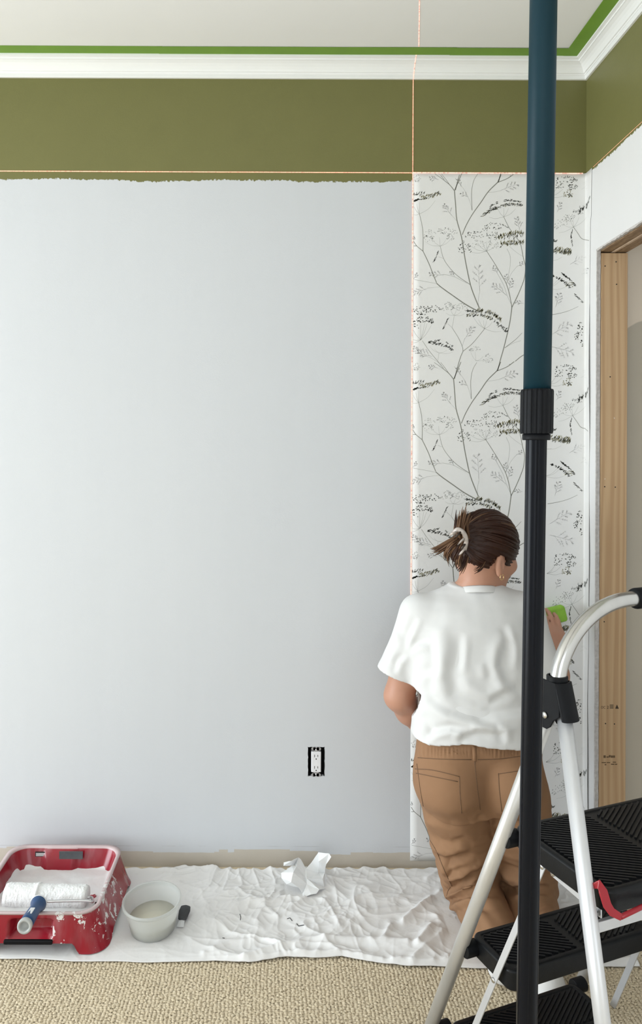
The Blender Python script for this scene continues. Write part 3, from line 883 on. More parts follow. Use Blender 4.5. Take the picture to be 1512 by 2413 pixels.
for a in ((540, 560, 170, 2.2), (1140, 255, 230, .35), (380, 120, 120, 3.0), (1380, 760, 190, 1.8), (240, 1455, 190, 3.5), (885, 1500, 330, 1.62), (1110, 1290, 130, 2.1), (1215, 1540, 220, 2.5), (1240, 1480, 150, 1.2), (1230, 1400, 120, 1.8),
          (700, 2080, 190, .95), (300, 2300, 200, 2.8), (190, 2290, 170, 2.4), (440, 1290, 180, 3.1), (580, 1310, 90, 2.3), (1350, 1190, 90, .7), (660, 210, 110, 2.0), (740, 340, 110, 2.6), (1420, 1640, 100, 3.0), (70, 1340, 90, .9), (60, 880, 70, 1.2), (1250, 2400, 10, 1)):
    spray(*a)
# right-hand part of the strip
rays((60, 330), [(130, 290), (240, 240), (250, 322), (180, 200)], 4, 'fine', C6)
dots('dark', 140, 420, 80, 180, 40, 14, 10, C6); dots('dark', 300, 420, 160, 260, 24, 15, 10, C6); dots('olive', 250, 360, 250, 350, 28, 15, 10, C6); dots('dark', 150, 240, 160, 240, 12, 14, 9, C6); dots('dark', 270, 360, 290, 350, 10, 15, 10, C6)
rays((370, 710), [(190, 780), (250, 680), (330, 620), (365, 620), (440, 590), (510, 600)], 3, 'fine', C6)
for k in range(90):
    t_ = R_.random(); seed('grey', 140 + 340 * t_ + R_.uniform(-30, 30), 720 - 230 * t_ + R_.uniform(-55, 45), 17, 7, R_.uniform(0, 1.6), C6)
dashes('dark', [(430, 530), (470, 490), (515, 455)], 26, 26, 30, 8, 1.2, C6); dashes('dark', [(530, 470), (550, 400), (580, 310)], 26, 16, 34, 6, 1.2, C6)
stroke('stem', [(370, 710), (420, 780), (470, 850), (520, 872), (565, 875)], 5, 6, C6)
dashes('grey', [(355, 750), (340, 830), (350, 880), (360, 940)], 26, 10, 30, 7, 1.2, C6)
dashes('olive', [(110, 980), (200, 990), (280, 1000), (345, 1030)], 54, 34, 40, 9, 1.2, C6); dashes('dark', [(120, 870), (160, 880)], 6, 12, 36, 9, .8, C6); dashes('dark', [(110, 990), (240, 1010), (350, 1040)], 26, 30, 36, 8, 1.1, C6)
rays((40, 1120), [(110, 1112), (230, 1080)], 3, 'fine', C6); rays((20, 1460), [(280, 1450), (180, 1360), (210, 1370)], 3, 'fine', C6)
dashes('dark', [(100, 1310), (190, 1340), (280, 1410), (330, 1460)], 50, 14, 26, 8, .4, C6); dashes('dark', [(220, 1280), (290, 1330), (400, 1440)], 36, 12, 28, 8, -.5, C6); dashes('olive', [(280, 1420), (330, 1410), (390, 1430)], 18, 28, 24, 8, .6, C6)
dashes('grey', [(390, 1550), (440, 1590), (490, 1640)], 24, 14, 30, 7, -.5, C6)
stroke('stem', [(60, 1800), (200, 1775), (320, 1740), (430, 1690)], 6, 3, C6)
dots('dark', 420, 490, 1880, 2060, 24, 15, 10, C6); dots('dark', 380, 450, 2000, 2110, 18, 16, 10, C6); dots('dark', 455, 490, 2090, 2200, 8, 15, 10, C6)
for a in ((150, 1700, 190, 1.3), (90, 2040, 290, .5), (90, 2180, 300, -.3), (330, 1170, 200, .5), (170, 520, 130, 1.2), (470, 250, 150, .9), (470, 1300, 120, .9)):
    spray(*a, conv=C6)
INK = {'stem': (0.215, 0.215, 0.185, 1), 'fine': (0.36, 0.36, 0.34, 1), 'dark': (0.085, 0.088, 0.075, 1), 'olive': (0.245, 0.225, 0.125, 1), 'grey': (0.33, 0.33, 0.315, 1), 'pale': (0.60, 0.595, 0.58, 1)}
NM = {'stem': 'printed_stems', 'fine': 'printed_rays', 'dark': 'printed_dark_seeds', 'olive': 'printed_olive_seeds', 'grey': 'printed_grey_seeds', 'pale': 'printed_feathery_leaves'}
for k, (vv, ff) in lay.items():
    mesh(NM[k], vv, ff, simple('wallpaper_ink_' + NM[k], INK[k], 0.65, var=0.12, vscale=60), wp, kind='stuff')
# ------------------------------------------------------------------ carpet loops (real geometry where the carpet shows)
def carpet_loops():
    pitch, step = 0.0100, 0.0064
    xs = np.arange(-1.25, 1.30, pitch); ys = np.arange(1.15, 2.16, step)
    X, Y = np.meshgrid(xs, ys, indexing='ij')
    X = X + rng.normal(0, 0.0014, X.shape) + 0.003 * vnoise(X * 6, Y * 5, X * 0); Y = Y + rng.normal(0, 0.0012, Y.shape)
    n = X.size; X = X.ravel(); Y = Y.ravel()
    hx = rng.uniform(0.0044, 0.0062, n); hy = rng.uniform(0.0034, 0.0046, n); hz = rng.uniform(0.0045, 0.0070, n); tw = rng.normal(0, 0.35, n)
    base = [(-1, -1, 0), (0, -1, .62), (1, -1, 0), (-1, 0, .62), (0, 0, 1), (1, 0, .62), (-1, 1, 0), (0, 1, .62), (1, 1, 0)]
    V = np.zeros((n, 9, 3))
    for i, (a, b, c) in enumerate(base):
        k = 0.72 if abs(a) + abs(b) == 2 else 1.0
        lx, ly = a * hx * k, b * hy * k
        V[:, i, 0] = X + lx * np.cos(tw) - ly * np.sin(tw); V[:, i, 1] = Y + lx * np.sin(tw) + ly * np.cos(tw)
        V[:, i, 2] = -0.0065 + hz * c
    fq = np.array([(0, 1, 4, 3), (1, 2, 5, 4), (3, 4, 7, 6), (4, 5, 8, 7)])
    F = (np.arange(n)[:, None, None] * 9 + fq[None]).reshape(-1, 4)
    me = bpy.data.meshes.new('carpet_loops')
    me.vertices.add(n * 9); me.vertices.foreach_set('co', V.reshape(-1).astype(np.float32))
    me.loops.add(len(F) * 4); me.loops.foreach_set('vertex_index', F.reshape(-1).astype(np.int32))
    me.polygons.add(len(F)); me.polygons.foreach_set('loop_start', np.arange(0, len(F) * 4, 4, dtype=np.int32))
    me.polygons.foreach_set('use_smooth', np.ones(len(F), dtype=bool))
    me.update(calc_edges=True); me.validate()
    me.materials.append(M['carpet'])
    o = bpy.data.objects.new('carpet_loops', me); link(o, floor)
    tag(o, kind='stuff')
carpet_loops()

# ------------------------------------------------------------------ drop cloth
t = NT('canvas_drop_cloth')
n1 = t.noise(5, 4); n2 = t.noise(26, 4)
c = t.mix(n1, (0.80, 0.785, 0.77, 1), (0.89, 0.88, 0.875, 1))
c = t.mix(t.math('MULTIPLY', t.ss(n2, 0.62, 0.72), 0.25), c, (0.70, 0.67, 0.63, 1))
t.set(color=c, rough=0.95)
wv = t.n('ShaderNodeTexWave', wave_type='BANDS', bands_direction='DIAGONAL'); wv.inputs['Scale'].default_value = 260; t.link(t.co, wv.inputs['Vector'])
t.bump(t.math('ADD', t.math('MULTIPLY', wv.outputs['Fac'], 0.25), t.noise(120, 4)), 0.35, 0.0015)
M['canvas'] = t.m
near_px = [(-260, 2252), (0, 2254), (165, 2262), (330, 2264), (500, 2259), (586, 2264), (670, 2252), (740, 2254), (806, 2250), (903, 2267), (967, 2275), (1043, 2277), (1120, 2279), (1300, 2278), (1505, 2276)]
nw = [atz(a, b, 0.006) for a, b in near_px]
nx_, ny_ = np.array([q.x for q in nw]), np.array([q.y for q in nw])
GX, GY = 900, 200
gx = np.linspace(-1.30, 0.995, GX)
yn = np.interp(gx, nx_, ny_) + 0.004 * vnoise(gx * 9, gx * 0, gx * 0)
yf = np.full(GX, 2.508) + 0.006 * vnoise(gx * 7, gx * 0 + 3, gx * 0) + 0.0035 * np.sin(gx * 130 + 2 * np.sin(gx * 9))
yf = yf - np.where(gx < 0.03, 0.014, 0) * (0.5 + 0.5 * np.sin(gx * 5))
tt = np.linspace(0, 1, GY)
CXg = np.repeat(gx[:, None], GY, 1); CYg = yn[:, None] + (yf - yn)[:, None] * tt[None, :]
# crossing crease lines: sharp ridges of domain-warped noise, plus named folds
w1 = vfbm(CXg * 3.1, CYg * 3.1, CXg * 0 + 1.3, 3); w2 = vfbm(CXg * 3.3 + 9, CYg * 3.3, CXg * 0 + 4.4, 3)
def ridge(f, seed_, ang, amt, sharp):
    u_ = CXg * math.cos(ang) + CYg * math.sin(ang); v_ = -CXg * math.sin(ang) + CYg * math.cos(ang)
    n_ = vnoise(u_ * f + w1 * 0.9, v_ * f * 0.42 + w2 * 0.9, CXg * 0 + seed_)
    return amt * np.exp(-(np.abs(n_) / sharp) ** 1.2)
def crumple(f, seed_, ang, amt, pw):
    u_ = CXg * math.cos(ang) + CYg * math.sin(ang); v_ = -CXg * math.sin(ang) + CYg * math.cos(ang)
    n_ = vnoise(u_ * f + w1 * 1.1, v_ * f * 0.5 + w2 * 1.1, CXg * 0 + seed_)
    return amt * np.clip(1 - np.abs(n_) * 1.7, 0, 1) ** pw
Hc = 0.0030 * (vfbm(CXg * 7, CYg * 7, CXg * 0, 3) * 0.5 + 0.5)
gate = np.clip(0.75 + 0.9 * vfbm(CXg * 2.6, CYg * 2.6, CXg * 0 + 8, 2), 0.15, 1.25)
Hc = Hc + gate * (crumple(8, 2.2, 0.6, 0.0075, 3) + crumple(9, 7.7, -0.7, 0.0070, 3) + crumple(14, 12.1, 1.4, 0.0050, 3) + crumple(19, 18.1, 0.1, 0.0036, 3)
                  + crumple(24, 22.1, -1.2, 0.0030, 2.5) + crumple(38, 27.1, 0.8, 0.0018, 2) + crumple(45, 31.1, -0.3, 0.0015, 2))
Vg = np.stack([CXg, CYg, np.full_like(CXg, 0.005)], -1).reshape(-1, 3)
gpx, gpy = project(Vg); gpx = gpx.reshape(CXg.shape); gpy = gpy.reshape(CXg.shape)
def fold(pts, amp, w, side=0.0):
    global Hc
    d_ = dist_poly(gpx, gpy, pts)
    wob = 1 + 0.35 * vnoise(CXg * 30, CYg * 30, CXg * 0 + 3)
    Hc = Hc + 0.62 * amp * np.exp(-np.abs(d_ * wob / (w * 0.85)) ** 1.5)
fold([(575, 2258), (640, 2240), (720, 2222), (800, 2219), (900, 2222), (960, 2228)], 0.020, 11)
fold([(620, 2262), (700, 2250), (810, 2248), (900, 2262)], 0.010, 8)
fold([(950, 2172), (990, 2140), (1035, 2106)], 0.022, 9)
fold([(985, 2230), (1015, 2190)], 0.026, 12)
fold([(975, 2262), (1000, 2240), (1045, 2200), (1060, 2190)], 0.014, 12)
fold([(905, 2212), (920, 2185)], 0.016, 10)
fold([(480, 2248), (540, 2222), (600, 2218)], 0.010, 9)
fold([(640, 2150), (655, 2165), (720, 2120)], 0.006, 5)
fold([(560, 2100), (620, 2140), (655, 2168)], 0.008, 6)
fold([(700, 2085), (770, 2130), (800, 2190)], 0.008, 6)
fold([(740, 2190), (830, 2160), (930, 2140)], 0.007, 6)
fold([(290, 2050), (350, 2046), (420, 2056), (500, 2044)], 0.010, 4)
fold([(560, 2040), (700, 2046), (1030, 2038)], 0.006, 5)
fold([(0, 2030), (40, 2050)], 0.008, 5)
fold([(1005, 2075), (1030, 2060)], 0.010, 8)
fold([(1050, 2262), (1090, 2240)], 0.012, 10)
fold([(1330, 2262), (1420, 2235), (1480, 2240)], 0.012, 10)
# lie flat under the things standing on it
def flat(x, y, rx, ry, z):
    global Hc
    q = np.clip(1.25 - np.maximum(np.abs(CXg - x) / rx, np.abs(CYg - y) / ry), 0, 0.25) * 4
    Hc = Hc * (1 - q) + np.minimum(Hc, z) * q
flat(-0.69, 2.265, 0.25, 0.215, 0.0025); flat(-0.386, 2.222, 0.075, 0.075, 0.003)
flat(0.585, 2.15, 0.085, 0.19, 0.004); flat(0.74, 2.15, 0.09, 0.19, 0.004); flat(0.08, 2.40, 0.06, 0.05, 0.003)
edge = np.minimum(1, np.minimum(tt / 0.03, 1)[None, :] * np.ones_like(CXg) + 0.15)
Z = 0.0035 + Hc * edge
V = np.stack([CXg, CYg, Z], -1).reshape(-1, 3)
I = np.arange(GX * GY).reshape(GX, GY)
F = np.stack([I[:-1, :-1], I[1:, :-1], I[1:, 1:], I[:-1, 1:]], -1).reshape(-1, 4)
cloth = mesh('drop_cloth', V, F, M['canvas'], None, True, loc=(-0.15, 2.3, 0))
tag(cloth, 'crumpled off-white canvas drop cloth on the carpet along the wall', 'drop cloth')
sm = cloth.modifiers.new('thick', 'SOLIDIFY'); sm.thickness = 0.0022; sm.offset = -1
cloth_bvh = BVHTree.FromPolygons([Vector(q) for q in V], F.tolist())
def on_cloth(x, y):
    h = cloth_bvh.ray_cast(Vector((x, y, 1)), Vector((0, 0, -1)))
    return h[0].z if h[0] else 0.004
M['thread'] = simple('black_thread', (0.02, 0.02, 0.022, 1), 0.8)
for lb_, pts in (('short hooked scrap of black thread on the drop cloth', [(676, 2168), (683, 2167), (688, 2173)]), ('longer angled scrap of black thread on the drop cloth', [(699, 2180), (703, 2185), (716, 2186)]),
               ('thin upright scrap of black thread by itself on the drop cloth', [(565, 2156), (567, 2163), (566, 2170)]), ('tiniest black speck of thread near the front edge of the drop cloth', [(524, 2210), (529, 2211)])):
    ww = [atz(a, b, 0.01) for a, b in pts]
    ww = [Vector((q.x, q.y, on_cloth(q.x, q.y) + 0.0008)) for q in ww]
    mb = MB(); mb.tube(ww, 0.0010, 6)
    o = mb.build('thread_scrap', M['thread'], loc=tuple(ww[0]))
    tag(o, lb_, 'thread', 'thread scraps on the drop cloth')

# ------------------------------------------------------------------ crumpled paper towel
t = NT('white_paper_towel'); t.set(color=t.mix(t.noise(40, 2), (0.86, 0.87, 0.87, 1), (0.92, 0.92, 0.92, 1)), rough=0.9); t.bump(t.noise(300, 2), 0.2, 0.0006)
M['towel'] = t.m
K = lambda x, y, dd: P(640 + x / 9.45, 1980 + y / 9.45, 2.40 + dd)
tv = [K(260, 480, -.01), K(265, 410, .005), K(440, 360, -.005), K(590, 290, .03), K(640, 330, .035), K(760, 540, .02), K(880, 400, .03), K(1045, 170, .025), K(1270, 200, .005),
      K(1320, 270, -.01), K(1210, 430, .00), K(1185, 620, .02), K(1175, 950, .0), K(1200, 990, -.012), K(1060, 1000, -.03), K(1000, 1090, -.045), K(880, 1110, -.05), K(700, 1180, -.055), K(690, 1090, -.035),
      K(590, 950, -.04), K(330, 880, -.03), K(220, 740, -.02), K(215, 630, -.01), K(480, 480, .01), K(500, 450, .025), K(560, 500, .0), K(790, 760, -.02), K(1050, 640, .03),
      K(1050, 380, -.005), K(880, 420, .00), K(430, 830, -.045), K(780, 880, -.02), K(1130, 760, -.015), K(480, 620, -.04), K(740, 720, -.01)]
tf = [(0, 1, 2), (0, 2, 24), (2, 3, 24), (3, 4, 25), (24, 3, 25), (4, 5, 34), (25, 4, 34), (5, 27, 26), (5, 6, 27), (6, 7, 27), (7, 28, 27), (7, 8, 28), (8, 9, 10), (28, 8, 10), (28, 10, 11), (27, 28, 11), (27, 11, 32), (26, 27, 32), (32, 11, 12), (26, 32, 12),
      (26, 12, 14), (12, 13, 14), (26, 14, 31), (14, 15, 16), (31, 14, 16), (31, 16, 17), (31, 17, 18), (31, 18, 19), (30, 31, 19), (30, 19, 20), (21, 30, 20), (22, 33, 21), (33, 30, 21), (22, 23, 33), (23, 25, 33), (25, 34, 33), (33, 34, 31), (33, 31, 30), (34, 5, 26), (34, 26, 31)]
tw_ = mesh('paper_towel', tv, tf, M['towel'], None, False, loc=tuple(P(720, 2090, 2.38)))
fixn(tw_)
bm = bmesh.new(); bm.from_mesh(tw_.data)
bmesh.ops.subdivide_edges(bm, edges=bm.edges, cuts=2, use_grid_fill=True)
for v_ in bm.verts:
    q = v_.co
    v_.co += Vector((fbm(q.x * 26, q.y * 26, q.z * 26, 2), fbm(q.x * 26 + 5, q.y * 26, q.z * 26, 2), fbm(q.x * 26, q.y * 26 + 9, q.z * 26, 2))) * 0.0016
bm.to_mesh(tw_.data); bm.free()
sm = tw_.modifiers.new('thick', 'SOLIDIFY'); sm.thickness = 0.0009
zmin = min((tw_.matrix_basis @ v_.co).z for v_ in tw_.data.vertices)
tw_.location.z -= zmin - 0.0065
tag(tw_, 'crumpled white paper towel standing on the drop cloth against the wall', 'paper towel')

# ------------------------------------------------------------------ paint tray
t = NT('red_tray_plastic')
n1 = t.noise(30, 5, None, 0.65, 0.6); n2 = t.noise(7, 3); n3 = t.noise(16, 4, t.map((1, 1, 0.35)), 0.6, 1.0)
x, y, z = t.xyz()
red = t.mix(n2, (0.24, 0.006, 0.016, 1), (0.33, 0.010, 0.024, 1))
# dried white splashes: over the near right corner, drips down from the rim
reg = t.math('MULTIPLY', t.ss(x, 0.02, 0.12), t.math('SUBTRACT', 1.0, t.ss(y, -0.02, 0.10)))
spl = t.math('MULTIPLY', t.ss(t.math('ADD', n1, t.math('MULTIPLY', n3, 0.25)), 0.695, 0.715), t.ss(t.math('ADD', reg, t.math('MULTIPLY', n2, 0.5)), 0.55, 0.8))
sides = t.math('MULTIPLY', t.ss(n3, 0.60, 0.63), t.ss(x, 0.145, 0.165))
sides = t.math('MULTIPLY', sides, t.ss(z, 0.055, 0.09))
rimf = t.math('MULTIPLY', t.ss(z, 0.0985, 0.1015), 0.58)
haze = t.math('MULTIPLY', t.ss(t.noise(5, 4, t.map((3, 3, 0.6))), 0.5, 0.75), 0.25)
m_ = t.math('MAXIMUM', t.math('MAXIMUM', spl, sides), t.math('MAXIMUM', rimf, 0.0))
t.set(color=t.mix(m_, t.mix(haze, red, (0.60, 0.35, 0.38, 1)), (0.82, 0.80, 0.79, 1)), rough=t.math('ADD', 0.22, t.math('MULTIPLY', m_, 0.3)))
t.bump(m_, 0.3, 0.002)
M['tray'] = t.m
TC = Vector((-0.694, 2.272, 0.0072))
tray = thing('paint_tray', 'red plastic paint tray with white paint, standing on the drop cloth', 'paint tray', tuple(TC))
def rrect(hx, hy, r, n=160, zf=None, z=0.0, dy=0.0):
    """rounded rectangle, parametrised evenly by angle sectors"""
    out = []
    seg = [('r', 2 * (hy - r)), ('c', math.pi / 2 * r), ('t', 2 * (hx - r)), ('c', math.pi / 2 * r), ('l', 2 * (hy - r)), ('c', math.pi / 2 * r), ('b', 2 * (hx - r)), ('c', math.pi / 2 * r)]
    cnt = [22, 16, 26, 16, 22, 16, 46, 16]
    cs = [(hx - r, hy - r), (-(hx - r), hy - r), (-(hx - r), -(hy - r)), (hx - r, -(hy - r))]
    def add(x, y): out.append(Vector((x, y + dy, z)))
    for k in range(cnt[0]): add(hx, -(hy - r) + seg[0][1] * k / cnt[0])
    for k in range(cnt[1]): a = math.pi / 2 * k / cnt[1]; add(cs[0][0] + r * math.cos(a), cs[0][1] + r * math.sin(a))
    for k in range(cnt[2]): add((hx - r) - seg[2][1] * k / cnt[2], hy)
    for k in range(cnt[3]): a = math.pi / 2 + math.pi / 2 * k / cnt[3]; add(cs[1][0] + r * math.cos(a), cs[1][1] + r * math.sin(a))
    for k in range(cnt[4]): add(-hx, (hy - r) - seg[4][1] * k / cnt[4])
    for k in range(cnt[5]): a = math.pi + math.pi / 2 * k / cnt[5]; add(cs[2][0] + r * math.cos(a), cs[2][1] + r * math.sin(a))
    for k in range(cnt[6]): add(-(hx - r) + seg[6][1] * k / cnt[6], -hy)
    for k in range(cnt[7]): a = 1.5 * math.pi + math.pi / 2 * k / cnt[7]; add(cs[3][0] + r * math.cos(a), cs[3][1] + r * math.sin(a))
    return out
RIMZ = 0.103
def s01(v_, a, b):
    q = min(1, max(0, (v_ - a) / (b - a))); return q * q * (3 - 2 * q)
rings = []
for k in range(15):                      # outer skirt, foot to rim
    q = k / 14
    rg = rrect(0.214 - 0.034 * q ** 0.8, 0.196 - 0.016 * q, 0.055, z=RIMZ * q)
    for p in rg:
        front = p.y < -0.12
        side = p.x
        if front:                        # arched front between the feet, with a hand recess
            low = 0.030 * (1 - s01(abs(p.x), 0.118, 0.140))
            p.z = low + p.z * (1 - low / RIMZ)
            if abs(p.x) < 0.066:
                m_ = (1 - s01(abs(p.x), 0.050, 0.063)) * s01(p.z, 0.040, 0.046) * (1 - s01(p.z, 0.082, 0.089))
                p.y += 0.040 * m_
        else:                            # arched long sides
            low = 0.016 * (1 - s01(abs(p.y), 0.10, 0.13)) if abs(p.x) > 0.15 else 0.0
            p.z = low + p.z * (1 - low / RIMZ)
    rings.append(rg)
rings += [rrect(0.183, 0.183, 0.056, z=RIMZ), rrect(0.1835, 0.1835, 0.056, z=RIMZ + 0.0025), rrect(0.172, 0.172, 0.052, z=RIMZ + 0.0025), rrect(0.1705, 0.1705, 0.052, z=RIMZ)]
for q in (0.15, 0.4, 0.7, 0.9, 1.0):     # basin walls
    rg = rrect(0.170 - 0.020 * q, 0.170 - 0.028 * q, 0.050, z=RIMZ - (RIMZ - 0.030) * q)
    for p in rg:                          # the ramp rises towards the handle end, the back wall bows inward in the middle
        if p.y < 0.0: p.z = max(p.z, 0.030 + 0.050 * s01(-p.y, 0.0, 0.15))
        if p.y > 0.11 and q > 0.1: p.y -= 0.010 * (1 - s01(abs(p.x + 0.02), 0.045, 0.058))
    rings.append(rg)
rings = [[p + TC for p in rg] for rg in rings]
mb = MB(); mb.loft(rings, False, True)
body = mb.build('tray_body', M['tray'], tray, True)
fixn(body)
# wet paint in the basin, climbing the ramp
t = NT('wet_white_paint'); t.set(color=t.mix(t.noise(9, 3), (0.74, 0.73, 0.725, 1), (0.85, 0.845, 0.845, 1)), rough=0.28); t.bump(t.noise(35, 3), 0.25, 0.004)
M['paint'] = t.m
n = 46; v, f = [], []
for j in range(n + 1):
    for i in range(n + 1):
        a, b = -1 + 2 * i / n, -1 + 2 * j / n
        # square to rounded square
        x_ = a * math.sqrt(1 - 0.18 * b * b) * 0.167; y_ = b * math.sqrt(1 - 0.18 * a * a) * 0.165
        z_ = 0.046 + 0.038 * s01(-y_, -0.02, 0.15) + 0.0022 * fbm(x_ * 22, y_ * 22, 0, 3)
        e = max(abs(a), abs(b))
        if e > 0.9 and b > -0.7: z_ += 0.022 * s01(e, 0.9, 1.0) * (0.55 + 0.5 * mnoise.noise((x_ * 30, y_ * 30, 0)))
        if b < -0.9: z_ = min(z_, RIMZ - 0.002)
        v.append(TC + Vector((x_, y_, z_)))
for j in range(n):
    for i in range(n):
        f.append((j * (n + 1) + i, j * (n + 1) + i + 1, (j + 1) * (n + 1) + i + 1, (j + 1) * (n + 1) + i))
mesh('paint_pool', v, f, M['paint'], tray, True, label='wet white paint pooled in the tray')
# back wall fittings: printed sticker and grey magnet plate, black grip in the hand recess
M['sticker'] = simple('black_sticker', (0.03, 0.02, 0.022, 1), 0.4)
M['grey_plate'] = simple('grey_magnet', (0.13, 0.14, 0.15, 1), 0.35, 0.6, var=0.2, vscale=40)
M['print_white'] = simple('white_print', (0.75, 0.75, 0.75, 1), 0.6)
yb_ = TC.y + 0.1655
def plate(name, xa, xb, za, zb, y, m_, parent, tilt=0.0):
    o = MB().box(TC.x + xa, TC.x + xb, y - 0.0015, y + 0.001, za, zb).build(name, m_, parent); return o
sx0 = P(84, 2010, yb_).x - TC.x; sx1 = P(126, 2010, yb_).x - TC.x
zt = P(100, 2005.5, yb_).z
st = plate('sticker', sx0, sx1, zt - 0.0155, zt, yb_ - 0.004, M['sticker'], tray)
for k in range(3): plate('printed_line', sx0 + 0.003, sx1 - 0.021, zt - 0.0128 + k * 0.0036, zt - 0.0108 + k * 0.0036, yb_ - 0.0052, M['print_white'], st)
mb = MB()
for xx in (sx1 - 0.0125, sx1 - 0.0075):
    mb.tube([(TC.x + xx, yb_ - 0.0052, zt - 0.0078), (TC.x + xx, yb_ - 0.0060, zt - 0.0078)], 0.0044, 14)
mb.build('printed_mark', M['print_white'], st)
gx0 = P(143, 2010, yb_).x - TC.x; gx1 = P(198, 2010, yb_).x - TC.x; zt = P(170, 1999.5, yb_).z
plate('magnet_plate', gx0, gx1, min(zt, RIMZ + 0.004) - 0.024, min(zt, RIMZ + 0.004), yb_ - 0.015, M['grey_plate'], tray)
plate('front_magnet', -0.038, 0.036, RIMZ + 0.0078, RIMZ + 0.0092, TC.y - 0.1775, M['grey_plate'], tray)
grip = bevel(MB().box(TC.x - 0.073, TC.x + 0.064, TC.y - 0.2005, TC.y - 0.166, 0.0345, 0.0475).build('grip', M['black_plastic'], tray, label='black rubber grip bar'), 0.004, 3)

# ------------------------------------------------------------------ paint roller
rl = thing('paint_roller', 'paint roller loaded with white paint, blue handle, resting in the red tray', 'paint roller', tuple(P(110, 2118, 2.2)))
A, B = P(14, 2118, 2.19), P(206, 2118, 2.185)
A.z = B.z = 0.101
ax = (B - A).normalized()
n, sg = 90, 56; v, f = [], []
e1 = Vector((0, 0, 1)); e2 = ax.cross(e1).normalized(); e1 = e2.cross(ax)
for i in range(n + 1):
    for k in range(sg):
        a = 2 * math.pi * k / sg; s_ = i / n
        r_ = 0.0335 + 0.0016 * fbm(s_ * 60, math.cos(a) * 6, math.sin(a) * 6, 3) + 0.004 * math.exp(-((s_ - 0.40) / 0.022) ** 2) * max(0, math.cos(a - 0.5)) + 0.0012 * mnoise.noise((s_ * 9, math.cos(a) * 2, math.sin(a) * 2)) + (0.0018 if s_ < .42 else 0)
        if s_ < 0.03: r_ *= 0.9 + 3.3 * s_
        if s_ > 0.97: r_ *= 0.9 + 3.3 * (1 - s_)
        v.append(A + ax * (B - A).length * s_ + (e1 * math.cos(a) + e2 * math.sin(a)) * r_)
for i in range(n):
    for k in range(sg):
        f.append((i * sg + k, i * sg + (k + 1) % sg, (i + 1) * sg + (k + 1) % sg, (i + 1) * sg + k))
f += [tuple(range(sg)), tuple(n * sg + k for k in range(sg - 1, -1, -1))]
t = NT('paint_soaked_nap'); t.set(color=t.mix(t.noise(60, 3), (0.84, 0.84, 0.83, 1), (0.93, 0.93, 0.925, 1)), rough=0.6); t.bump(t.noise(220, 4), 0.7, 0.003)
fixn(mesh('roller_cover', v, f, t.m, rl, True))
M['steel'] = simple('plated_steel_rod', (0.62, 0.62, 0.63, 1), 0.3, 0.85, var=0.1, vscale=50)
hd0 = P(92, 2143, 2.115); hd0.z = 0.127
pts = [B + ax * -0.004, B + ax * 0.012, P(219, 2122, 2.165), P(217, 2130, 2.145), P(205, 2133, 2.14), P(150, 2138, 2.13), hd0 + Vector((0.012, 0.006, 0.0))]
pts[2].z = 0.104; pts[3].z = 0.112; pts[4].z = 0.118; pts[5].z = 0.1235
mb = MB(); mb.tube(catmull(pts, 6), 0.0038, 10); mb.build('frame_rod', M['steel'], rl, True)
M['blue'] = simple('blue_handle_plastic', (0.012, 0.055, 0.16, 1), 0.4, var=0.1)
M['grey_ring'] = simple('grey_thread_ring', (0.45, 0.46, 0.45, 1), 0.4, var=0.1)
hd1 = P(57, 2184, 1.985)
dirh = (hd1 - hd0).normalized()
hn = (hd1 - hd0).length
prof_h = [(0.0, 0.0165), (0.02, 0.0215), (0.06, 0.0225), (0.14, 0.0180), (0.3, 0.0155), (0.55, 0.0175), (0.8, 0.0185), (0.89, 0.0180)]
mb = MB(); mb.tube([hd0 + dirh * hn * a for a, _ in prof_h], [b for _, b in prof_h], 24); hb = mb.build('handle', M['blue'], rl, True)
mb = MB(); mb.tube([hd0 + dirh * hn * 0.02, hd0 + dirh * hn * 0.05], [0.0232, 0.0232], 24); mb.build('paint_rim', M['paint'], hb, True)
mb = MB()
s_up = Vector((0, 0, 1)) - dirh * dirh.z; s_up.normalize(); s_sd = dirh.cross(s_up)
rg = []
for a_, r_ in ((0.90, 0.0178), (0.92, 0.0195), (0.97, 0.0200), (1.0, 0.0192), (1.0, 0.0125), (0.91, 0.0115)):
    rg.append([hd0 + dirh * hn * a_ + (s_up * math.cos(2 * math.pi * k / 28) + s_sd * math.sin(2 * math.pi * k / 28)) * r_ for k in range(28)])
mb.loft(rg, False, True); fixn(mb.build('threaded_socket', M['grey_ring'], rl, True))
MB().obox(hd0 + dirh * hn * 0.62 + s_up * 0.0165 + s_sd * -0.002, dirh * 0.016, s_sd * 0.006, s_up * 0.0012).build('handle_sticker', M['print_white'], hb)

# ------------------------------------------------------------------ plastic tub of water
t = NT('milky_plastic')
t.set(color=(0.86, 0.87, 0.86, 1), rough=0.35)
tr = t.n('ShaderNodeBsdfTransparent'); tr.inputs[0].default_value = (0.93, 0.94, 0.93, 1)
tl = t.n('ShaderNodeBsdfTranslucent'); tl.inputs[0].default_value = (0.88, 0.88, 0.86, 1)
m1 = t.n('ShaderNodeMixShader'); m1.inputs[0].default_value = 0.5; t.link(t.b.outputs[0], m1.inputs[1]); t.link(tl.outputs[0], m1.inputs[2])
m2 = t.n('ShaderNodeMixShader')
t.put(m2.inputs[0], t.math('ADD', 0.42, t.math('MULTIPLY', t.noise(8, 2), 0.1)))
t.link(m1.outputs[0], m2.inputs[1]); t.link(tr.outputs[0], m2.inputs[2])
t.link(m2.outputs[0], t.t.nodes['Material Output'].inputs[0])
M['milky'] = t.m
t = NT('cloudy_water')
t.set(color=t.mix(t.noise(6, 2), (0.60, 0.57, 0.46, 1), (0.68, 0.65, 0.55, 1)), rough=0.06)
M['water'] = t.m
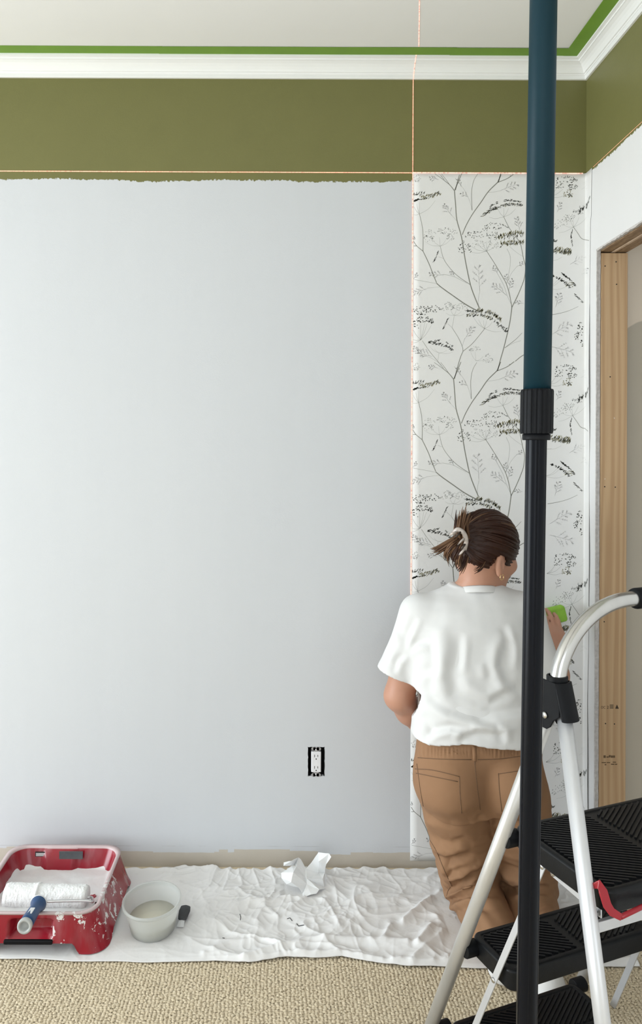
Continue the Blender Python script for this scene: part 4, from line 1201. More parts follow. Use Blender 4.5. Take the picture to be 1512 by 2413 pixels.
bc = atz(361, 2190, 0.006); bc.z = 0.0065
tub = thing('plastic_tub', 'round translucent plastic tub with a little cloudy water on the drop cloth', 'tub', tuple(bc))
Rm = Matrix.Rotation(math.radians(3.5), 3, 'X') @ Matrix.Rotation(math.radians(-2.5), 3, 'Y')
HT = 0.088
def lathe_t(prof, name, m_, par, cap0=False, cap1=False, seg=56):
    mb = MB(); mb.lathe((0, 0, 0), prof, seg, cap0=cap0, cap1=cap1)
    mb.v = [bc + Rm @ q + Vector((0, 0, 0.003)) for q in mb.v]
    return fixn(mb.build(name, m_, par, True))
tb_ = lathe_t([(0.0, 0.002), (0.056, 0.002), (0.060, 0.0), (0.0645, 0.004), (0.072, 0.040), (0.0795, 0.072), (0.0815, HT), (0.0805, HT), (0.0785, 0.072), (0.071, 0.040), (0.063, 0.0055), (0.0, 0.0045)], 'tub_body', M['milky'], tub)
lathe_t([(0.0812, HT - 0.008), (0.0850, HT - 0.0085), (0.0868, HT - 0.004), (0.0862, HT + 0.001), (0.0825, HT + 0.0015), (0.0803, HT - 0.001), (0.0812, HT - 0.008)], 'tub_rim', M['milky'], tub)
lathe_t([(0.0, 0.0060), (0.062, 0.0060), (0.0692, 0.038), (0.0, 0.038)], 'water', M['water'], tub, seg=48)

# small black scraper lying behind the tub
sc0 = atz(424, 2184, 0.012); sc1 = P(438, 2140, 2.262)
scr = thing('scraper', 'small black-handled scraper leaning beside the plastic tub', 'scraper', tuple(sc0))
sc0.z = 0.012; sc1.z = max(0.03, sc1.z)
dr = (sc1 - sc0)
mb = MB(); mb.tube([sc0 + dr * a for a in (0.30, 0.36, 0.5, 0.75, 0.95, 1.0)], [0.007, 0.0125, 0.0150, 0.0175, 0.015, 0.006], 18, ry=[0.004, 0.006, 0.007, 0.007, 0.006, 0.003], up=(0.96, -0.28, 0))
hs = mb.build('handle', simple('charcoal_rubber', (0.045, 0.047, 0.05, 1), 0.6, var=0.2, vscale=60), scr, True)
mb = MB(); mb.tube([sc0 + dr * a for a in (0.0, 0.33)], [0.011, 0.0085], 4, ry=[0.0012, 0.0016], up=(0.96, -0.28, 0))
mb.build('blade', M['print_white'], scr)

# ------------------------------------------------------------------ tension pole
def teal_mat():
    t = NT('teal_painted_tube')
    n = t.noise(22, 4, t.map((2.2, 2.2, 0.35)), 0.7)
    c = t.mix(t.noise(6, 2), (0.0065, 0.0280, 0.0400, 1), (0.0090, 0.0340, 0.0480, 1))
    c = t.mix(t.math('MULTIPLY', t.ss(n, 0.74, 0.78), 0.6), c, (0.45, 0.52, 0.56, 1))
    t.set(color=c, rough=0.45, **{'Specular IOR Level': 0.16}); return t.m
t0 = P(1280, 0, 1.15); t9 = P(1240.5, 2413, 1.15)
sl = (t0 - t9) / (t0.z - t9.z)
def pz(z): return t9 + sl * (z - t9.z)
pole = thing('tension_pole', 'tall telescoping support pole, teal above and black below, from floor to ceiling', 'pole', tuple(pz(0.0)))
zc1, zc2, zc3 = P(1260, 918, 1.15).z, P(1260, 1022, 1.15).z, P(1260, 1037, 1.15).z
mb = MB(); mb.tube([pz(zc1 - 0.02), pz(ZC - 0.035)], 0.0205, 40); mb.build('upper_tube', teal_mat(), pole, True)
# ribbed twist collar
rg = []
for z_, r_ in ((zc2, 0.0215), (zc2, 0.0238), (zc2 + 0.004, 0.0246), (zc1 - 0.003, 0.0246), (zc1, 0.0236), (zc1, 0.0205)):
    c = pz(z_); ring = []
    for k in range(120):
        a = 2 * math.pi * k / 120
        q = r_ * (1 - (0.055 if k % 6 in (0, 1) and r_ > 0.022 else 0))
        ring.append(c + Vector((q * math.cos(a), q * math.sin(a), 0)))
    rg.append(ring)
mb = MB(); mb.loft(rg); fixn(mb.build('twist_collar', M['black_plastic'], pole))
mb = MB(); mb.lathe((0, 0, 0), [(0.0160, 0), (0.0205, 0.0), (0.0210, 0.002), (0.0210, zc2 - zc3 - 0.001), (0.0180, zc2 - zc3)], 40); mb.v = [pz(zc3 + q.z) + Vector((q.x, q.y, 0)) for q in mb.v]; fixn(mb.build('collar_ring', M['black_plastic'], pole, True))
# lower tube with two shallow flutes
M['black_tube'] = simple('black_powder_coated_tube', (0.0030, 0.0038, 0.0065, 1), 0.28, var=0.02, vscale=30, **{'Specular IOR Level': 0.14})
rg = []
for z_ in (0.012, zc3 + 0.01):
    c = pz(z_); ring = []
    for k in range(96):
        a = 2 * math.pi * k / 96
        q = 0.0157 - (0.0011 if k % 16 in (5, 6) else 0)
        ring.append(c + Vector((q * math.cos(a), q * math.sin(a), 0)))
    rg.append(ring)
mb = MB(); mb.loft(rg); bevel(fixn(mb.build('lower_tube', M['black_tube'], pole, True)), 0.0006, 1, 20)
mb = MB(); mb.lathe((pz(0).x, pz(0).y, 0.0), [(0.045, 0.0), (0.047, 0.004), (0.040, 0.010), (0.020, 0.016), (0.018, 0.05)], 36, cap0=True, cap1=True); mb.build('foot_pad', M['black_plastic'], pole, True)
mb = MB(); mb.lathe((pz(ZC).x, pz(ZC).y, 0.0), [(0.022, ZC - 0.06), (0.023, ZC - 0.03), (0.045, ZC - 0.010), (0.047, ZC - 0.001)], 36, cap0=True, cap1=True); mb.build('ceiling_pad', M['black_plastic'], pole, True)

# ------------------------------------------------------------------ step stool
th = math.radians(21.5)
U = Vector((math.cos(th), math.sin(th), 0)); W_ = Vector((math.sin(th), -math.cos(th), 0)); SO = Vector((0.505, 1.35, 0))
def L(a, b, z): return SO + U * a + W_ * b + Vector((0, 0, z))
t = NT('brushed_aluminium'); n = t.noise(30, 4, t.map((1, 1, 0.2)))
t.set(color=t.mix(n, (0.50, 0.49, 0.475, 1), (0.66, 0.655, 0.645, 1)), rough=t.math('ADD', 0.16, t.math('MULTIPLY', n, 0.18)), metal=1.0); M['alu'] = t.m
t = NT('satin_aluminium_leg'); n = t.noise(30, 4, t.map((1, 1, 0.15)))
t.set(color=t.mix(n, (0.54, 0.545, 0.56, 1), (0.66, 0.66, 0.67, 1)), rough=0.40, metal=0.45); M['alu_leg'] = t.m
t = NT('warm_grey_aluminium'); n = t.noise(30, 4, t.map((1, 1, 0.15)))
t.set(color=t.mix(n, (0.50, 0.485, 0.46, 1), (0.64, 0.625, 0.60, 1)), rough=0.36, metal=0.5); M['alu_warm'] = t.m
M['tread'] = simple('black_ribbed_step_plastic', (0.0075, 0.008, 0.009, 1), 0.36, var=0.2, vscale=60, bump=0.15, bscale=500, **{'Specular IOR Level': 0.2})
M['red_lever'] = simple('red_lock_lever', (0.32, 0.006, 0.016, 1), 0.3, var=0.08)
stool = thing('step_stool', 'folding aluminium step stool with three black ribbed steps and a curved handrail', 'step stool', tuple(L(0.19, -0.1, 0)))
RT = 0.0142; WT = 0.39
for side in (0, 1):
    a0 = WT * side; sg = 1 if side else -1
    sp = 0.022 if side else 0.036
    mb = MB(); mb.tube([L(a0, 0.0, 0.985), L(a0 + sg * sp, -0.404, 0.012)], RT, 24)
    lg = mb.build('front_leg', M['alu_warm'], stool, True)
    mb = MB(); mb.tube([L(a0 + sg * sp, -0.399, 0.026), L(a0 + sg * sp, -0.405, 0.0)], 0.0175, 20); mb.build('rubber_foot', M['black_plastic'], lg, True)
    # rear leg: flattened oval tube
    mb = MB(); mb.tube([L(a0, 0.014, 0.965), L(a0 + sg * sp, 0.238, 0.012)], 0.0108, 24, ry=0.0162, up=U)
    lg = mb.build('rear_leg', M['alu_leg'], stool, True)
    mb = MB(); mb.tube([L(a0 + sg * sp, 0.234, 0.026), L(a0 + sg * sp, 0.239, 0.0)], 0.0155, 20, ry=0.021, up=U); mb.build('rubber_foot', M['black_plastic'], lg, True)
    # hinge bracket: a plate that hangs from a sleeve, with a hood over the rear leg
    mb = MB()
    outl = [(-0.019, 1.004), (0.016, 1.004), (0.019, 0.985), (0.026, 0.962), (0.026, 0.946), (0.012, 0.936), (0.004, 0.922), (-0.006, 0.915), (-0.020, 0.915), (-0.031, 0.924), (-0.034, 0.940), (-0.027, 0.970)]
    for s_ in (-1, 1):
        ap = a0 + s_ * 0.0178
        r0 = [L(ap - 0.0015, b, z) for b, z in outl]; r1 = [L(ap + 0.0015, b, z) for b, z in outl]
        mb.loft([r0, r1])
    rg = []
    for z_, b_ in ((1.004, 0.013), (0.975, 0.022), (0.952, 0.029), (0.940, 0.033)):
        rr = []
        for k in range(9):
            an = math.pi * k / 8
            rr.append(L(a0 - math.cos(an) * 0.0192, b_ + math.sin(an) * 0.010, z_))
        for k in range(8, -1, -1):
            an = math.pi * k / 8
            rr.append(L(a0 - math.cos(an) * 0.0165, b_ - 0.003 + math.sin(an) * 0.008, z_))
        rg.append(rr)
    mb.loft(rg)
    rg = []
    for z_ in (0.975, 1.012):
        rr = [L(a0 + 0.0188 * math.cos(2 * math.pi * k / 24), 0.0188 * math.sin(2 * math.pi * k / 24), z_) for k in range(24)]
        rg.append(rr)
    rg.append([L(a0 + 0.0150 * math.cos(2 * math.pi * k / 24), 0.0150 * math.sin(2 * math.pi * k / 24), 1.012) for k in range(24)])
    mb.loft(rg, True, False)
    br = fixn(mb.build('hinge_bracket', M['black_plastic'], stool)); bevel(br, 0.0012, 2, 40)
    br.data.name = 'hinge_bracket'
    br['kind'] = 'part'; del br['kind']
    mb = MB(); mb.tube([L(a0 - 0.0195, -0.008, 0.940), L(a0 - 0.0225, -0.008, 0.940), L(a0 - 0.0235, -0.008, 0.940)], [0.0062, 0.0058, 0.0035], 18); mb.build('rivet', M['alu'], br, True)
    # link bars tying the steps to the platform
    aa = (0.026, -0.008, -0.018) if side == 0 else (WT - 0.026, WT + 0.006, WT + 0.014)
    pts = [L(aa[0], -0.066, 0.625), L(aa[1], -0.166, 0.35), L(aa[2], -0.262, 0.118)]
    mb = MB()
    for p, q in zip(pts[:-1], pts[1:]):
        mb.tube([p, q], 0.0075, 4, ry=0.0018, up=W_)
    lb = MB(); lb.tube(pts, [0.0098] * 3, 4, ry=[0.0020] * 3, up=W_)
    # square section turned flat: width along W_, thin along U
    pts2 = []
    v, f = [], []
    for p in pts:
        v += [p + W_ * 0.0075 - U * 0.0013, p - W_ * 0.0075 - U * 0.0013, p - W_ * 0.0075 + U * 0.0013, p + W_ * 0.0075 + U * 0.0013]
    for i in range(2):
        for k in range(4): f.append((4 * i + k, 4 * i + (k + 1) % 4, 4 * i + 4 + (k + 1) % 4, 4 * i + 4 + k))
    f += [(3, 2, 1, 0), (8, 9, 10, 11)]
    lk = fixn(mesh('link_bar', v, f, M['alu_leg'], stool))
    for p in pts:
        mb = MB(); mb.tube([p - U * 0.001 * sg * -1, p + U * sg * 0.0035, p + U * sg * 0.0045], [0.0055, 0.0050, 0.003], 14); mb.build('rivet', M['alu'], lk, True)
    a1 = (0.026, 0.016) if side == 0 else (WT - 0.026, WT - 0.016)
    p, q = L(a1[0], -0.036, 0.628), L(a1[1], 0.085, 0.628)
    dq = (q - p).normalized()
    mb = MB(); mb.obox((p + q) / 2, dq * ((q - p).length / 2 + 0.006), U * 0.0013, Vector((0, 0, 0.0072)))
    sk = mb.build('platform_strut', M['alu_leg'], stool)
    for p_, o_ in ((p, 0.0), (q, -0.0165)):
        mb = MB(); mb.tube([p_ + U * sg * 0.001, p_ + U * sg * (0.0035 - o_ * 1.6), p_ + U * sg * (0.0045 - o_ * 1.6)], [0.0055, 0.0052, 0.003], 14); mb.build('rivet', M['alu'], sk, True)
# handrail: an upturned U over the platform
zt_ = 1.139; z0_ = 0.985; ra_ = 0.172
pts = []
for k in range(0, 19):
    an = math.pi / 2 * k / 18; pts.append(L(ra_ - ra_ * math.cos(an), 0, z0_ + (zt_ - z0_) * math.sin(an)))
for k in range(0, 19):
    an = math.pi / 2 * k / 18; pts.append(L(WT - ra_ + ra_ * math.sin(an), 0, z0_ + (zt_ - z0_) * math.cos(an)))
mb = MB(); mb.tube(pts, RT, 28); hr = mb.build('handrail', M['alu'], stool, True)
gp = [L(0.183, 0, zt_), L(0.185, 0, zt_), L(0.189, 0, zt_), L(0.218, 0, zt_)] + pts[20:28]
mb = MB(); mb.tube(gp, [0.0155, 0.0190, 0.0200, 0.0200] + [0.02] * 7 + [0.0185], 28); mb.build('rail_grip', M['black_plastic'], hr, True)
# steps: rounded trays with a skirt and chevron ribs on top
def step(a0, a1, b0, b1, z, th_, rr, rib=0.0105, label=None):
    rings = []
    for (ins, zz) in ((0.003, z - th_), (0.0, z - th_ + 0.004), (0.0, z - 0.006), (0.0018, z - 0.002), (0.005, z), (0.012, z), (0.014, z - 0.0025)):
        ha, hb = (a1 - a0) / 2 - ins, (b1 - b0) / 2 - ins
        r_ = max(0.004, rr - ins); rg = []
        for (sa, sb, st_) in ((1, 1, 0), (-1, 1, 1), (-1, -1, 2), (1, -1, 3)):
            for k in range(7):
                an = math.pi / 2 * (st_ + k / 6)
                rg.append(L((a0 + a1) / 2 + sa * (ha - r_) + r_ * math.cos(an), (b0 + b1) / 2 + sb * (hb - r_) + r_ * math.sin(an), zz))
        rings.append(rg)
    mb = MB(); mb.loft(rings); s_ = fixn(mb.build('step', M['tread'], stool, label=label))
    bevel(s_, 0.0008, 1, 50)
    ac = (a0 + a1) / 2; mb = MB()
    sl_ = -0.62                       # slant of the chevron
    zt2 = z - 0.0012
    ai0, ai1, bi0, bi1 = a0 + 0.017, a1 - 0.017, b0 + 0.017, b1 - 0.017
    k = -60
    while k < 60:
        bq = bi0 + k * rib; k += 1
        for sgn in (-1, 1):
            # rib centre line: b = bq + sl*|a-ac| ; clip to the field
            lo_, hi_ = 0.010, (ac - ai0 if sgn < 0 else ai1 - ac)
            s0 = max(lo_, (bi1 - bq) / sl_); s1 = min(hi_, (bi0 - bq) / sl_)
            if s1 - s0 < 0.014: continue
            p, q = L(ac + sgn * s0, bq + sl_ * s0, zt2), L(ac + sgn * s1, bq + sl_ * s1, zt2)
            d_ = (q - p).normalized(); w_ = Vector((0, 0, 1)).cross(d_)
            mb.obox((p + q) / 2, d_ * (q - p).length / 2, w_ * rib * 0.20, Vector((0, 0, 0.0022)))
    mb.build('tread_ribs', M['tread'], s_, kind='stuff')
    return s_
step(0.014, 0.376, -0.140, 0.106, 0.672, 0.040, 0.022, label='wide black platform step')
step(0.004, 0.386, -0.262, -0.128, 0.385, 0.042, 0.020)
step(-0.004, 0.350, -0.330, -0.205, 0.146, 0.040, 0.020)
# hinge blocks that carry the steps on the front legs
for (a_, b_, z_) in ((0.006, -0.133, 0.650), (0.384, -0.133, 0.650), (-0.006, -0.248, 0.362), (0.394, -0.248, 0.362), (-0.012, -0.338, 0.128), (0.366, -0.330, 0.132)):
    mb = MB(); mb.tube([L(a_ - 0.016, b_, z_), L(a_ + 0.016, b_, z_)], 0.0165, 20)
    bevel(mb.build('hinge_block', M['black_plastic'], stool, True), 0.002, 2, 40)
# crossbar and red platform lock
mb = MB(); mb.obox((L(0.0, 0.088, 0.606) + L(WT, 0.088, 0.606)) / 2, U * (WT / 2 - 0.006), W_ * 0.004, Vector((0, 0, 0.0095))); bevel(mb.build('crossbar', M['alu_leg'], stool), 0.0015, 2)
lv_ = MB()
cl = [P(1393, 2088, 1.262), P(1411, 2084, 1.252), P(1420, 2100, 1.246), P(1430, 2133, 1.240), P(1441, 2149, 1.238), P(1464, 2162, 1.236)]
v, f = [], []
wd = [0.0045, 0.0075, 0.0080, 0.0078, 0.0070, 0.0055]
for i, p in enumerate(cl):
    tg = (cl[min(i + 1, 5)] - cl[max(i - 1, 0)]).normalized(); nn = Vector((0.25, -0.95, 0.2)); nn = (nn - nn.dot(tg) * tg).normalized(); wv_ = tg.cross(nn)
    v += [p + wv_ * wd[i] + nn * 0.002, p - wv_ * wd[i] + nn * 0.002, p - wv_ * wd[i] - nn * 0.002, p + wv_ * wd[i] - nn * 0.002]
for i in range(5):
    for k in range(4): f.append((4 * i + k, 4 * i + (k + 1) % 4, 4 * i + 4 + (k + 1) % 4, 4 * i + 4 + k))
f += [(3, 2, 1, 0), (20, 21, 22, 23)]
lever = bevel(fixn(mesh('lock_lever', v, f, M['red_lever'], stool, label='red metal platform lock')), 0.0015, 2, 30)
mb = MB(); mb.tube([P(1462, 2161, 1.237), P(1512, 2137, 1.262), L(WT - 0.03, 0.104, 0.600)], 0.0042, 12); mb.build('lever_rod', M['red_lever'], lever, True)
# ------------------------------------------------------------------ person kneeling at the wall
t = NT('skin'); n = t.noise(14, 3)
t.set(color=t.mix(n, (0.47, 0.235, 0.155, 1), (0.56, 0.30, 0.205, 1)), rough=0.5, **{'Subsurface Weight': 0.08, 'Subsurface Radius': (0.01, 0.004, 0.002)})
t.bump(t.noise(400, 2), 0.08, 0.0004); M['skin'] = t.m
t = NT('white_cotton_jersey'); t.set(color=t.mix(t.noise(8, 3), (0.71, 0.705, 0.70, 1), (0.77, 0.77, 0.765, 1)), rough=0.9); t.bump(t.noise(700, 2), 0.12, 0.0005); M['shirt'] = t.m
t = NT('tan_cotton_twill'); n = t.noise(9, 4)
t.set(color=t.mix(n, (0.265, 0.140, 0.070, 1), (0.345, 0.190, 0.100, 1)), rough=0.85); t.bump(t.noise(500, 3), 0.2, 0.0006); M['twill'] = t.m
M['stitch'] = simple('brown_seam_thread', (0.175, 0.098, 0.054, 1), 0.8, var=0.1)
t = NT('brown_hair'); n = t.noise(7, 3)
t.set(color=t.mix(n, (0.014, 0.0045, 0.0025, 1), (0.050, 0.017, 0.0085, 1)), rough=0.42, **{'Specular IOR Level': 0.3}); M['hair'] = t.m
t = NT('lighter_brown_hair'); n = t.noise(12, 3)
t.set(color=t.mix(n, (0.070, 0.032, 0.016, 1), (0.21, 0.115, 0.060, 1)), rough=0.5, **{'Specular IOR Level': 0.3}); M['hair_light'] = t.m
M['sock'] = simple('white_sock_knit', (0.80, 0.79, 0.78, 1), 0.95, var=0.03, bump=0.3, bscale=500)

person = thing('person', 'person kneeling at the wallpaper in a white t-shirt and tan trousers, brown hair clipped up', 'person', (0.66, 2.2, 0.004))
A_ = lambda v_: np.array(v_)
# head frame
yaw, pit = math.radians(57), math.radians(15)
hf = Vector((math.sin(yaw) * math.cos(pit), math.cos(yaw) * math.cos(pit), -math.sin(pit)))
hr_ = Vector((math.cos(yaw), -math.sin(yaw), 0)); hh = hr_.cross(hf).normalized()
HC = P(1146, 1288, 2.26)
RH = np.array([[hf[i], hr_[i], hh[i]] for i in range(3)])        # columns: forward, right, up
def hp(f_, r_, u_): return HC + hf * f_ + hr_ * r_ + hh * u_
# joints
shL, shR = P(984, 1452, 2.24), P(1238, 1452, 2.24)
elL, wrL = P(940, 1640, 2.265), P(1008, 1732, 2.41)
elR, wrR = P(1302, 1622, 2.205), P(1318, 1538, 2.385)
knL, knR = Vector((0.592, 2.275, 0.088)), Vector((0.766, 2.275, 0.088))
anL, anR = Vector((0.598, 2.010, 0.080)), Vector((0.706, 1.985, 0.072))
hipL, hipR = P(1066, 1880, 2.19), P(1212, 1880, 2.19)

def finger(sd, base, d0, curl, nrm, ls, r0):
    """three phalanges bending about the knuckle axis towards -nrm"""
    p = Vector(base); d = Vector(d0).normalized(); ax = d.cross(nrm).normalized()
    for i, l in enumerate(ls):
        d = Matrix.Rotation(-curl[i], 3, ax) @ d
        q = p + d * l
        sd.cap(p, q, r0 * (1 - 0.10 * i), r0 * (1 - 0.10 * (i + 1)), 0.004)
        p = q
def hand(sd, wrist, fd, back, thumb_side, curl):
    """fd: finger direction, back: normal of the back of the hand, thumb_side: unit vector towards the thumb"""
    fd = Vector(fd).normalized(); back = (Vector(back) - Vector(back).dot(fd) * fd).normalized()
    sd_ = back.cross(fd).normalized()
    if sd_.dot(Vector(thumb_side)) < 0: sd_ = -sd_
    pc = wrist + fd * 0.045
    Rm_ = np.array([[fd[i], sd_[i], back[i]] for i in range(3)])
    sd.ell(pc, (0.052, 0.040, 0.017), Rm_, 0.02)
    sd.cap(wrist, pc, 0.023, 0.024, 0.02)
    for k, (o_, ln) in enumerate(((0.027, .92), (0.009, 1.0), (-0.009, .95), (-0.026, .76))):
        b = wrist + fd * (0.082 - 0.004 * abs(k - 1)) + sd_ * o_
        finger(sd, b, fd + sd_ * (0.045 * (1.3 - k)), curl, back, (0.038 * ln, 0.025 * ln, 0.021 * ln), 0.0090)
    tb_ = wrist + fd * 0.025 + sd_ * 0.026
    td = (fd * 0.55 + sd_ * 0.8 - back * 0.25).normalized()
    p = tb_ + td * 0.038; q = p + (fd * 0.85 + sd_ * 0.45 - back * .25).normalized() * 0.030; e_ = q + (fd * 0.95 + sd_ * 0.2 - back * .3).normalized() * 0.024
    sd.cap(wrist + fd * 0.012 + sd_ * 0.012, p, 0.016, 0.0115, 0.012).cap(p, q, 0.0112, 0.0102, 0.004).cap(q, e_, 0.0102, 0.0085, 0.004)

sd = SDF((0.27, 1.84, 0.0), (1.04, 2.53, 1.26), 0.0042)
# head
sd.ell(hp(0, 0, 0.0), (0.098, 0.076, 0.093), RH, 0.02)
sd.ell(hp(0.042, 0, -0.062), (0.052, 0.054, 0.062), RH, 0.04)
sd.ell(hp(0.062, 0, -0.108), (0.028, 0.030, 0.018), RH, 0.03)                 # chin
sd.cap(hp(0.088, 0, -0.018), hp(0.108, 0, -0.052), 0.008, 0.012, 0.014)       # nose
for s_ in (-1, 1):
    sd.cap(hp(0.088, s_ * 0.012, 0.002), hp(0.078, s_ * 0.046, 0.004), 0.010, 0.009, 0.014)   # brow
    sd.ell(hp(0.092, s_ * 0.031, -0.018), (0.012, 0.014, 0.009), RH, 0.01, 'sub')             # eye socket
    sd.ell(hp(0.066, s_ * 0.045, -0.042), (0.022, 0.018, 0.018), RH, 0.02)                    # cheek
    ear = hp(-0.018, s_ * 0.078, -0.050)
    Re = RH @ np.array(Matrix.Rotation(math.radians(-14) * 1, 3, 'Y'))
    sd.ell(ear, (0.017, 0.010, 0.031), Re, 0.006)
    sd.ell(ear + hr_ * s_ * 0.011 + hf * 0.003 + hh * 0.004, (0.009, 0.007, 0.017), Re, 0.004, 'sub')
    sd.ell(ear - hh * 0.026 + hf * 0.004, (0.008, 0.006, 0.009), Re, 0.006)                    # lobe
    sd.ell(ear + hf * 0.012 - hh * 0.004, (0.005, 0.006, 0.008), Re, 0.004)                    # tragus
sd.cap(hp(0.090, -0.016, -0.078), hp(0.090, 0.016, -0.078), 0.0075, 0.0075, 0.008)            # lips
sd.cap(hp(0.098, -0.018, -0.0775), hp(0.098, 0.018, -0.0775), 0.002, 0.002, 0.003, 'sub')
# neck and trunk
nb = P(1122, 1412, 2.245)
sd.cap(nb, hp(-0.026, 0, -0.058), 0.056, 0.051, 0.03)
def row(py, xa, xb, d, ry, shrink=0.0):
    a, b = P(xa, py, d), P(xb, py, d)
    return ((a.z + b.z) / 2, (a.x + b.x) / 2, d, (b.x - a.x) / 2 - shrink, ry - shrink)
rows = [(1800, 968, 1272, 2.185, .128), (1758, 968, 1272, 2.185, .128), (1700, 971, 1266, 2.19, .122), (1620, 969, 1260, 2.20, .113), (1540, 966, 1258, 2.215, .112), (1470, 966, 1256, 2.23, .106), (1432, 978, 1244, 2.24, .092), (1410, 1002, 1226, 2.245, .078), (1394, 1038, 1196, 2.25, .068), (1378, 1062, 1176, 2.252, .058)]
sd.stack([row(*r, 0.050 if r[0] >= 1700 else 0.022) for r in rows], 0.03)
sd.cap(nb, shL, 0.045, 0.042, 0.03).cap(nb, shR, 0.045, 0.042, 0.03)
sd.ell(P(1126, 1850, 2.185), (0.135, 0.080, 0.09), None, 0.03)
# arms
sd.cap(shL, elL, 0.050, 0.043, 0.025).cap(elL, elL.lerp(wrL, .35), 0.042, 0.042, 0.02).cap(elL.lerp(wrL, .35), wrL, 0.041, 0.027, 0.02)
sd.cap(shR, elR, 0.048, 0.040, 0.025).cap(elR, elR.lerp(wrR, .35), 0.039, 0.038, 0.02).cap(elR.lerp(wrR, .35), wrR, 0.037, 0.026, 0.02)
hand(sd, wrL, (0.55, 0.62, -0.50), (-0.2, 0.55, 0.8), (0.8, -0.3, 0.5), (0.35, 0.5, 0.4))
hand(sd, wrR, (-0.12, 0.50, 0.80), (0.0, -0.85, 0.53), (-1, 0, 0), (0.05, 0.30, 0.30))
# legs, inside the trousers
sd.cap(hipL, knL, 0.078, 0.056, 0.03).cap(hipR, knR, 0.078, 0.056, 0.03)
sd.cap(knL, anL, 0.052, 0.036, 0.02).cap(knR, anR, 0.052, 0.036, 0.02)
ftL = [anL, Vector((0.599, 1.975, 0.092)), Vector((0.599, 1.978, 0.045)), Vector((0.600, 2.010, 0.032))]
ftR = [anR, Vector((0.702, 1.955, 0.066)), Vector((0.694, 1.90, 0.050)), Vector((0.683, 1.875, 0.038))]
sd.chain(ftL, [0.034, 0.030, 0.030, 0.024], 0.02); sd.chain(ftR, [0.034, 0.032, 0.030, 0.024], 0.02)
V, F = sd.nets(); V = relax(V, F, 1, 0.4)
mesh('body', V, F, M['skin'], person, True)
M['eye_white'] = simple('eye_white', (0.8, 0.79, 0.77, 1), 0.2)
for s_ in (-1, 1):
    mb = MB(); c = hp(0.074, s_ * 0.031, -0.018)
    rg = [[c + (hr_ * math.cos(2 * math.pi * k / 16) * math.sin(a) + hh * math.sin(2 * math.pi * k / 16) * math.sin(a) + hf * math.cos(a)) * 0.0118 for k in range(16)] for a in np.linspace(0.08, math.pi - 0.08, 9)]
    mb.loft(rg); e_ = fixn(mb.build('eye', M['eye_white'], person, True))
    mb = MB(); mb.tube([c + hf * 0.0108, c + hf * 0.0122], [0.0055, 0.0045], 16); mb.build('iris', simple('brown_iris', (0.05, 0.025, 0.012, 1), 0.2), e_, True)
# earring: small gold hoop
ec = hp(-0.014, 0.089, -0.0835)
mb = MB(); ring = [ec + (hh * math.cos(2 * math.pi * k / 24) + hf * math.sin(2 * math.pi * k / 24)) * 0.0075 for k in range(22)]
mb.tube(ring, 0.0014, 8); mb.build('earring', simple('gold', (0.80, 0.55, 0.28, 1), 0.25, 0.9), person, True)

# t-shirt: a thin shell with open hem, sleeves and neck
sd = SDF((0.27, 2.03, 0.44), (0.97, 2.45, 1.06), 0.0040)
sd.stack([row(*r) for r in rows], 0.03)
sd.cap(P(1100, 1420, 2.25), P(990, 1442, 2.242), 0.050, 0.050, 0.04).cap(P(1150, 1420, 2.25), P(1232, 1440, 2.242), 0.050, 0.050, 0.04)
slL, slR = P(930, 1586, 2.248), P(1278, 1572, 2.222)
sd.cap(P(986, 1444, 2.24), slL, 0.052, 0.0535, 0.03); sd.cap(slL, slL + (slL - shL).normalized() * 0.06, 0.0535, 0.0550, 0.01)
sd.cap(P(1236, 1444, 2.24), slR, 0.052, 0.0520, 0.03); sd.cap(slR, slR + (slR - shR).normalized() * 0.06, 0.0520, 0.0530, 0.01)
sd.ell(P(1120, 1490, 2.315), (0.13, 0.07, 0.10), None, 0.05)
g = sd.g
X, Y, Z = np.meshgrid(*sd.ax, indexing='ij', sparse=True)
# soft large-scale drape worked into the volume before it is hollowed
sh = np.maximum(g, -(g + 0.0085))
zh = P(1120, 1757, 2.10).z
xm = P(1112, 1750, 2.1).x
hem = zh + 0.013 * np.exp(-((X - xm) / 0.055) ** 2) + 0.003 * np.sin(X * 42) - 0.004 * np.clip((X - xm) / 0.1, 0, 1) + 0 * Y
sh = np.maximum(sh, hem - Z)
nk0, nk1 = P(1120, 1392, 2.25), P(1124, 1335, 2.262)
ba = A_(nk1 - nk0); L2 = float(ba @ ba)
tq = ((X - nk0.x) * ba[0] + (Y - nk0.y) * ba[1] + (Z - nk0.z) * ba[2]) / L2
dn = np.sqrt((X - nk0.x - tq * ba[0]) ** 2 + ((Y - nk0.y - tq * ba[1]) * 0.92) ** 2 + (Z - nk0.z - tq * ba[2]) ** 2) - 0.060
sh = np.maximum(sh, -np.maximum(dn, P(1120, 1391, 2.19).z - Z - 0.30 * (Y - 2.19)))
for e_, s0 in ((slL, shL), (slR, shR)):
    dv = A_((e_ - s0).normalized()); c = A_(e_) + dv * 0.004
    pl = (X - c[0]) * dv[0] + (Y - c[1]) * dv[1] + (Z - c[2]) * dv[2]
    near = np.sqrt((X - c[0]) ** 2 + (Y - c[1]) ** 2 + (Z - c[2]) ** 2) < 0.125
    sh = np.where(near & ((X < 0.42) if e_ is slL else (X > 0.80)), np.maximum(sh, pl), sh)
sd.g = sh.astype(np.float32)
V, F = sd.nets(); V = relax(V, F, 2, 0.5)
N = vnormals(V, F)
ppx, ppy = project(V)
facing = np.clip(-N[:, 1] * 1.5 + 0.25, 0, 1)
disp = np.zeros(len(V))
FOLD = 1.15
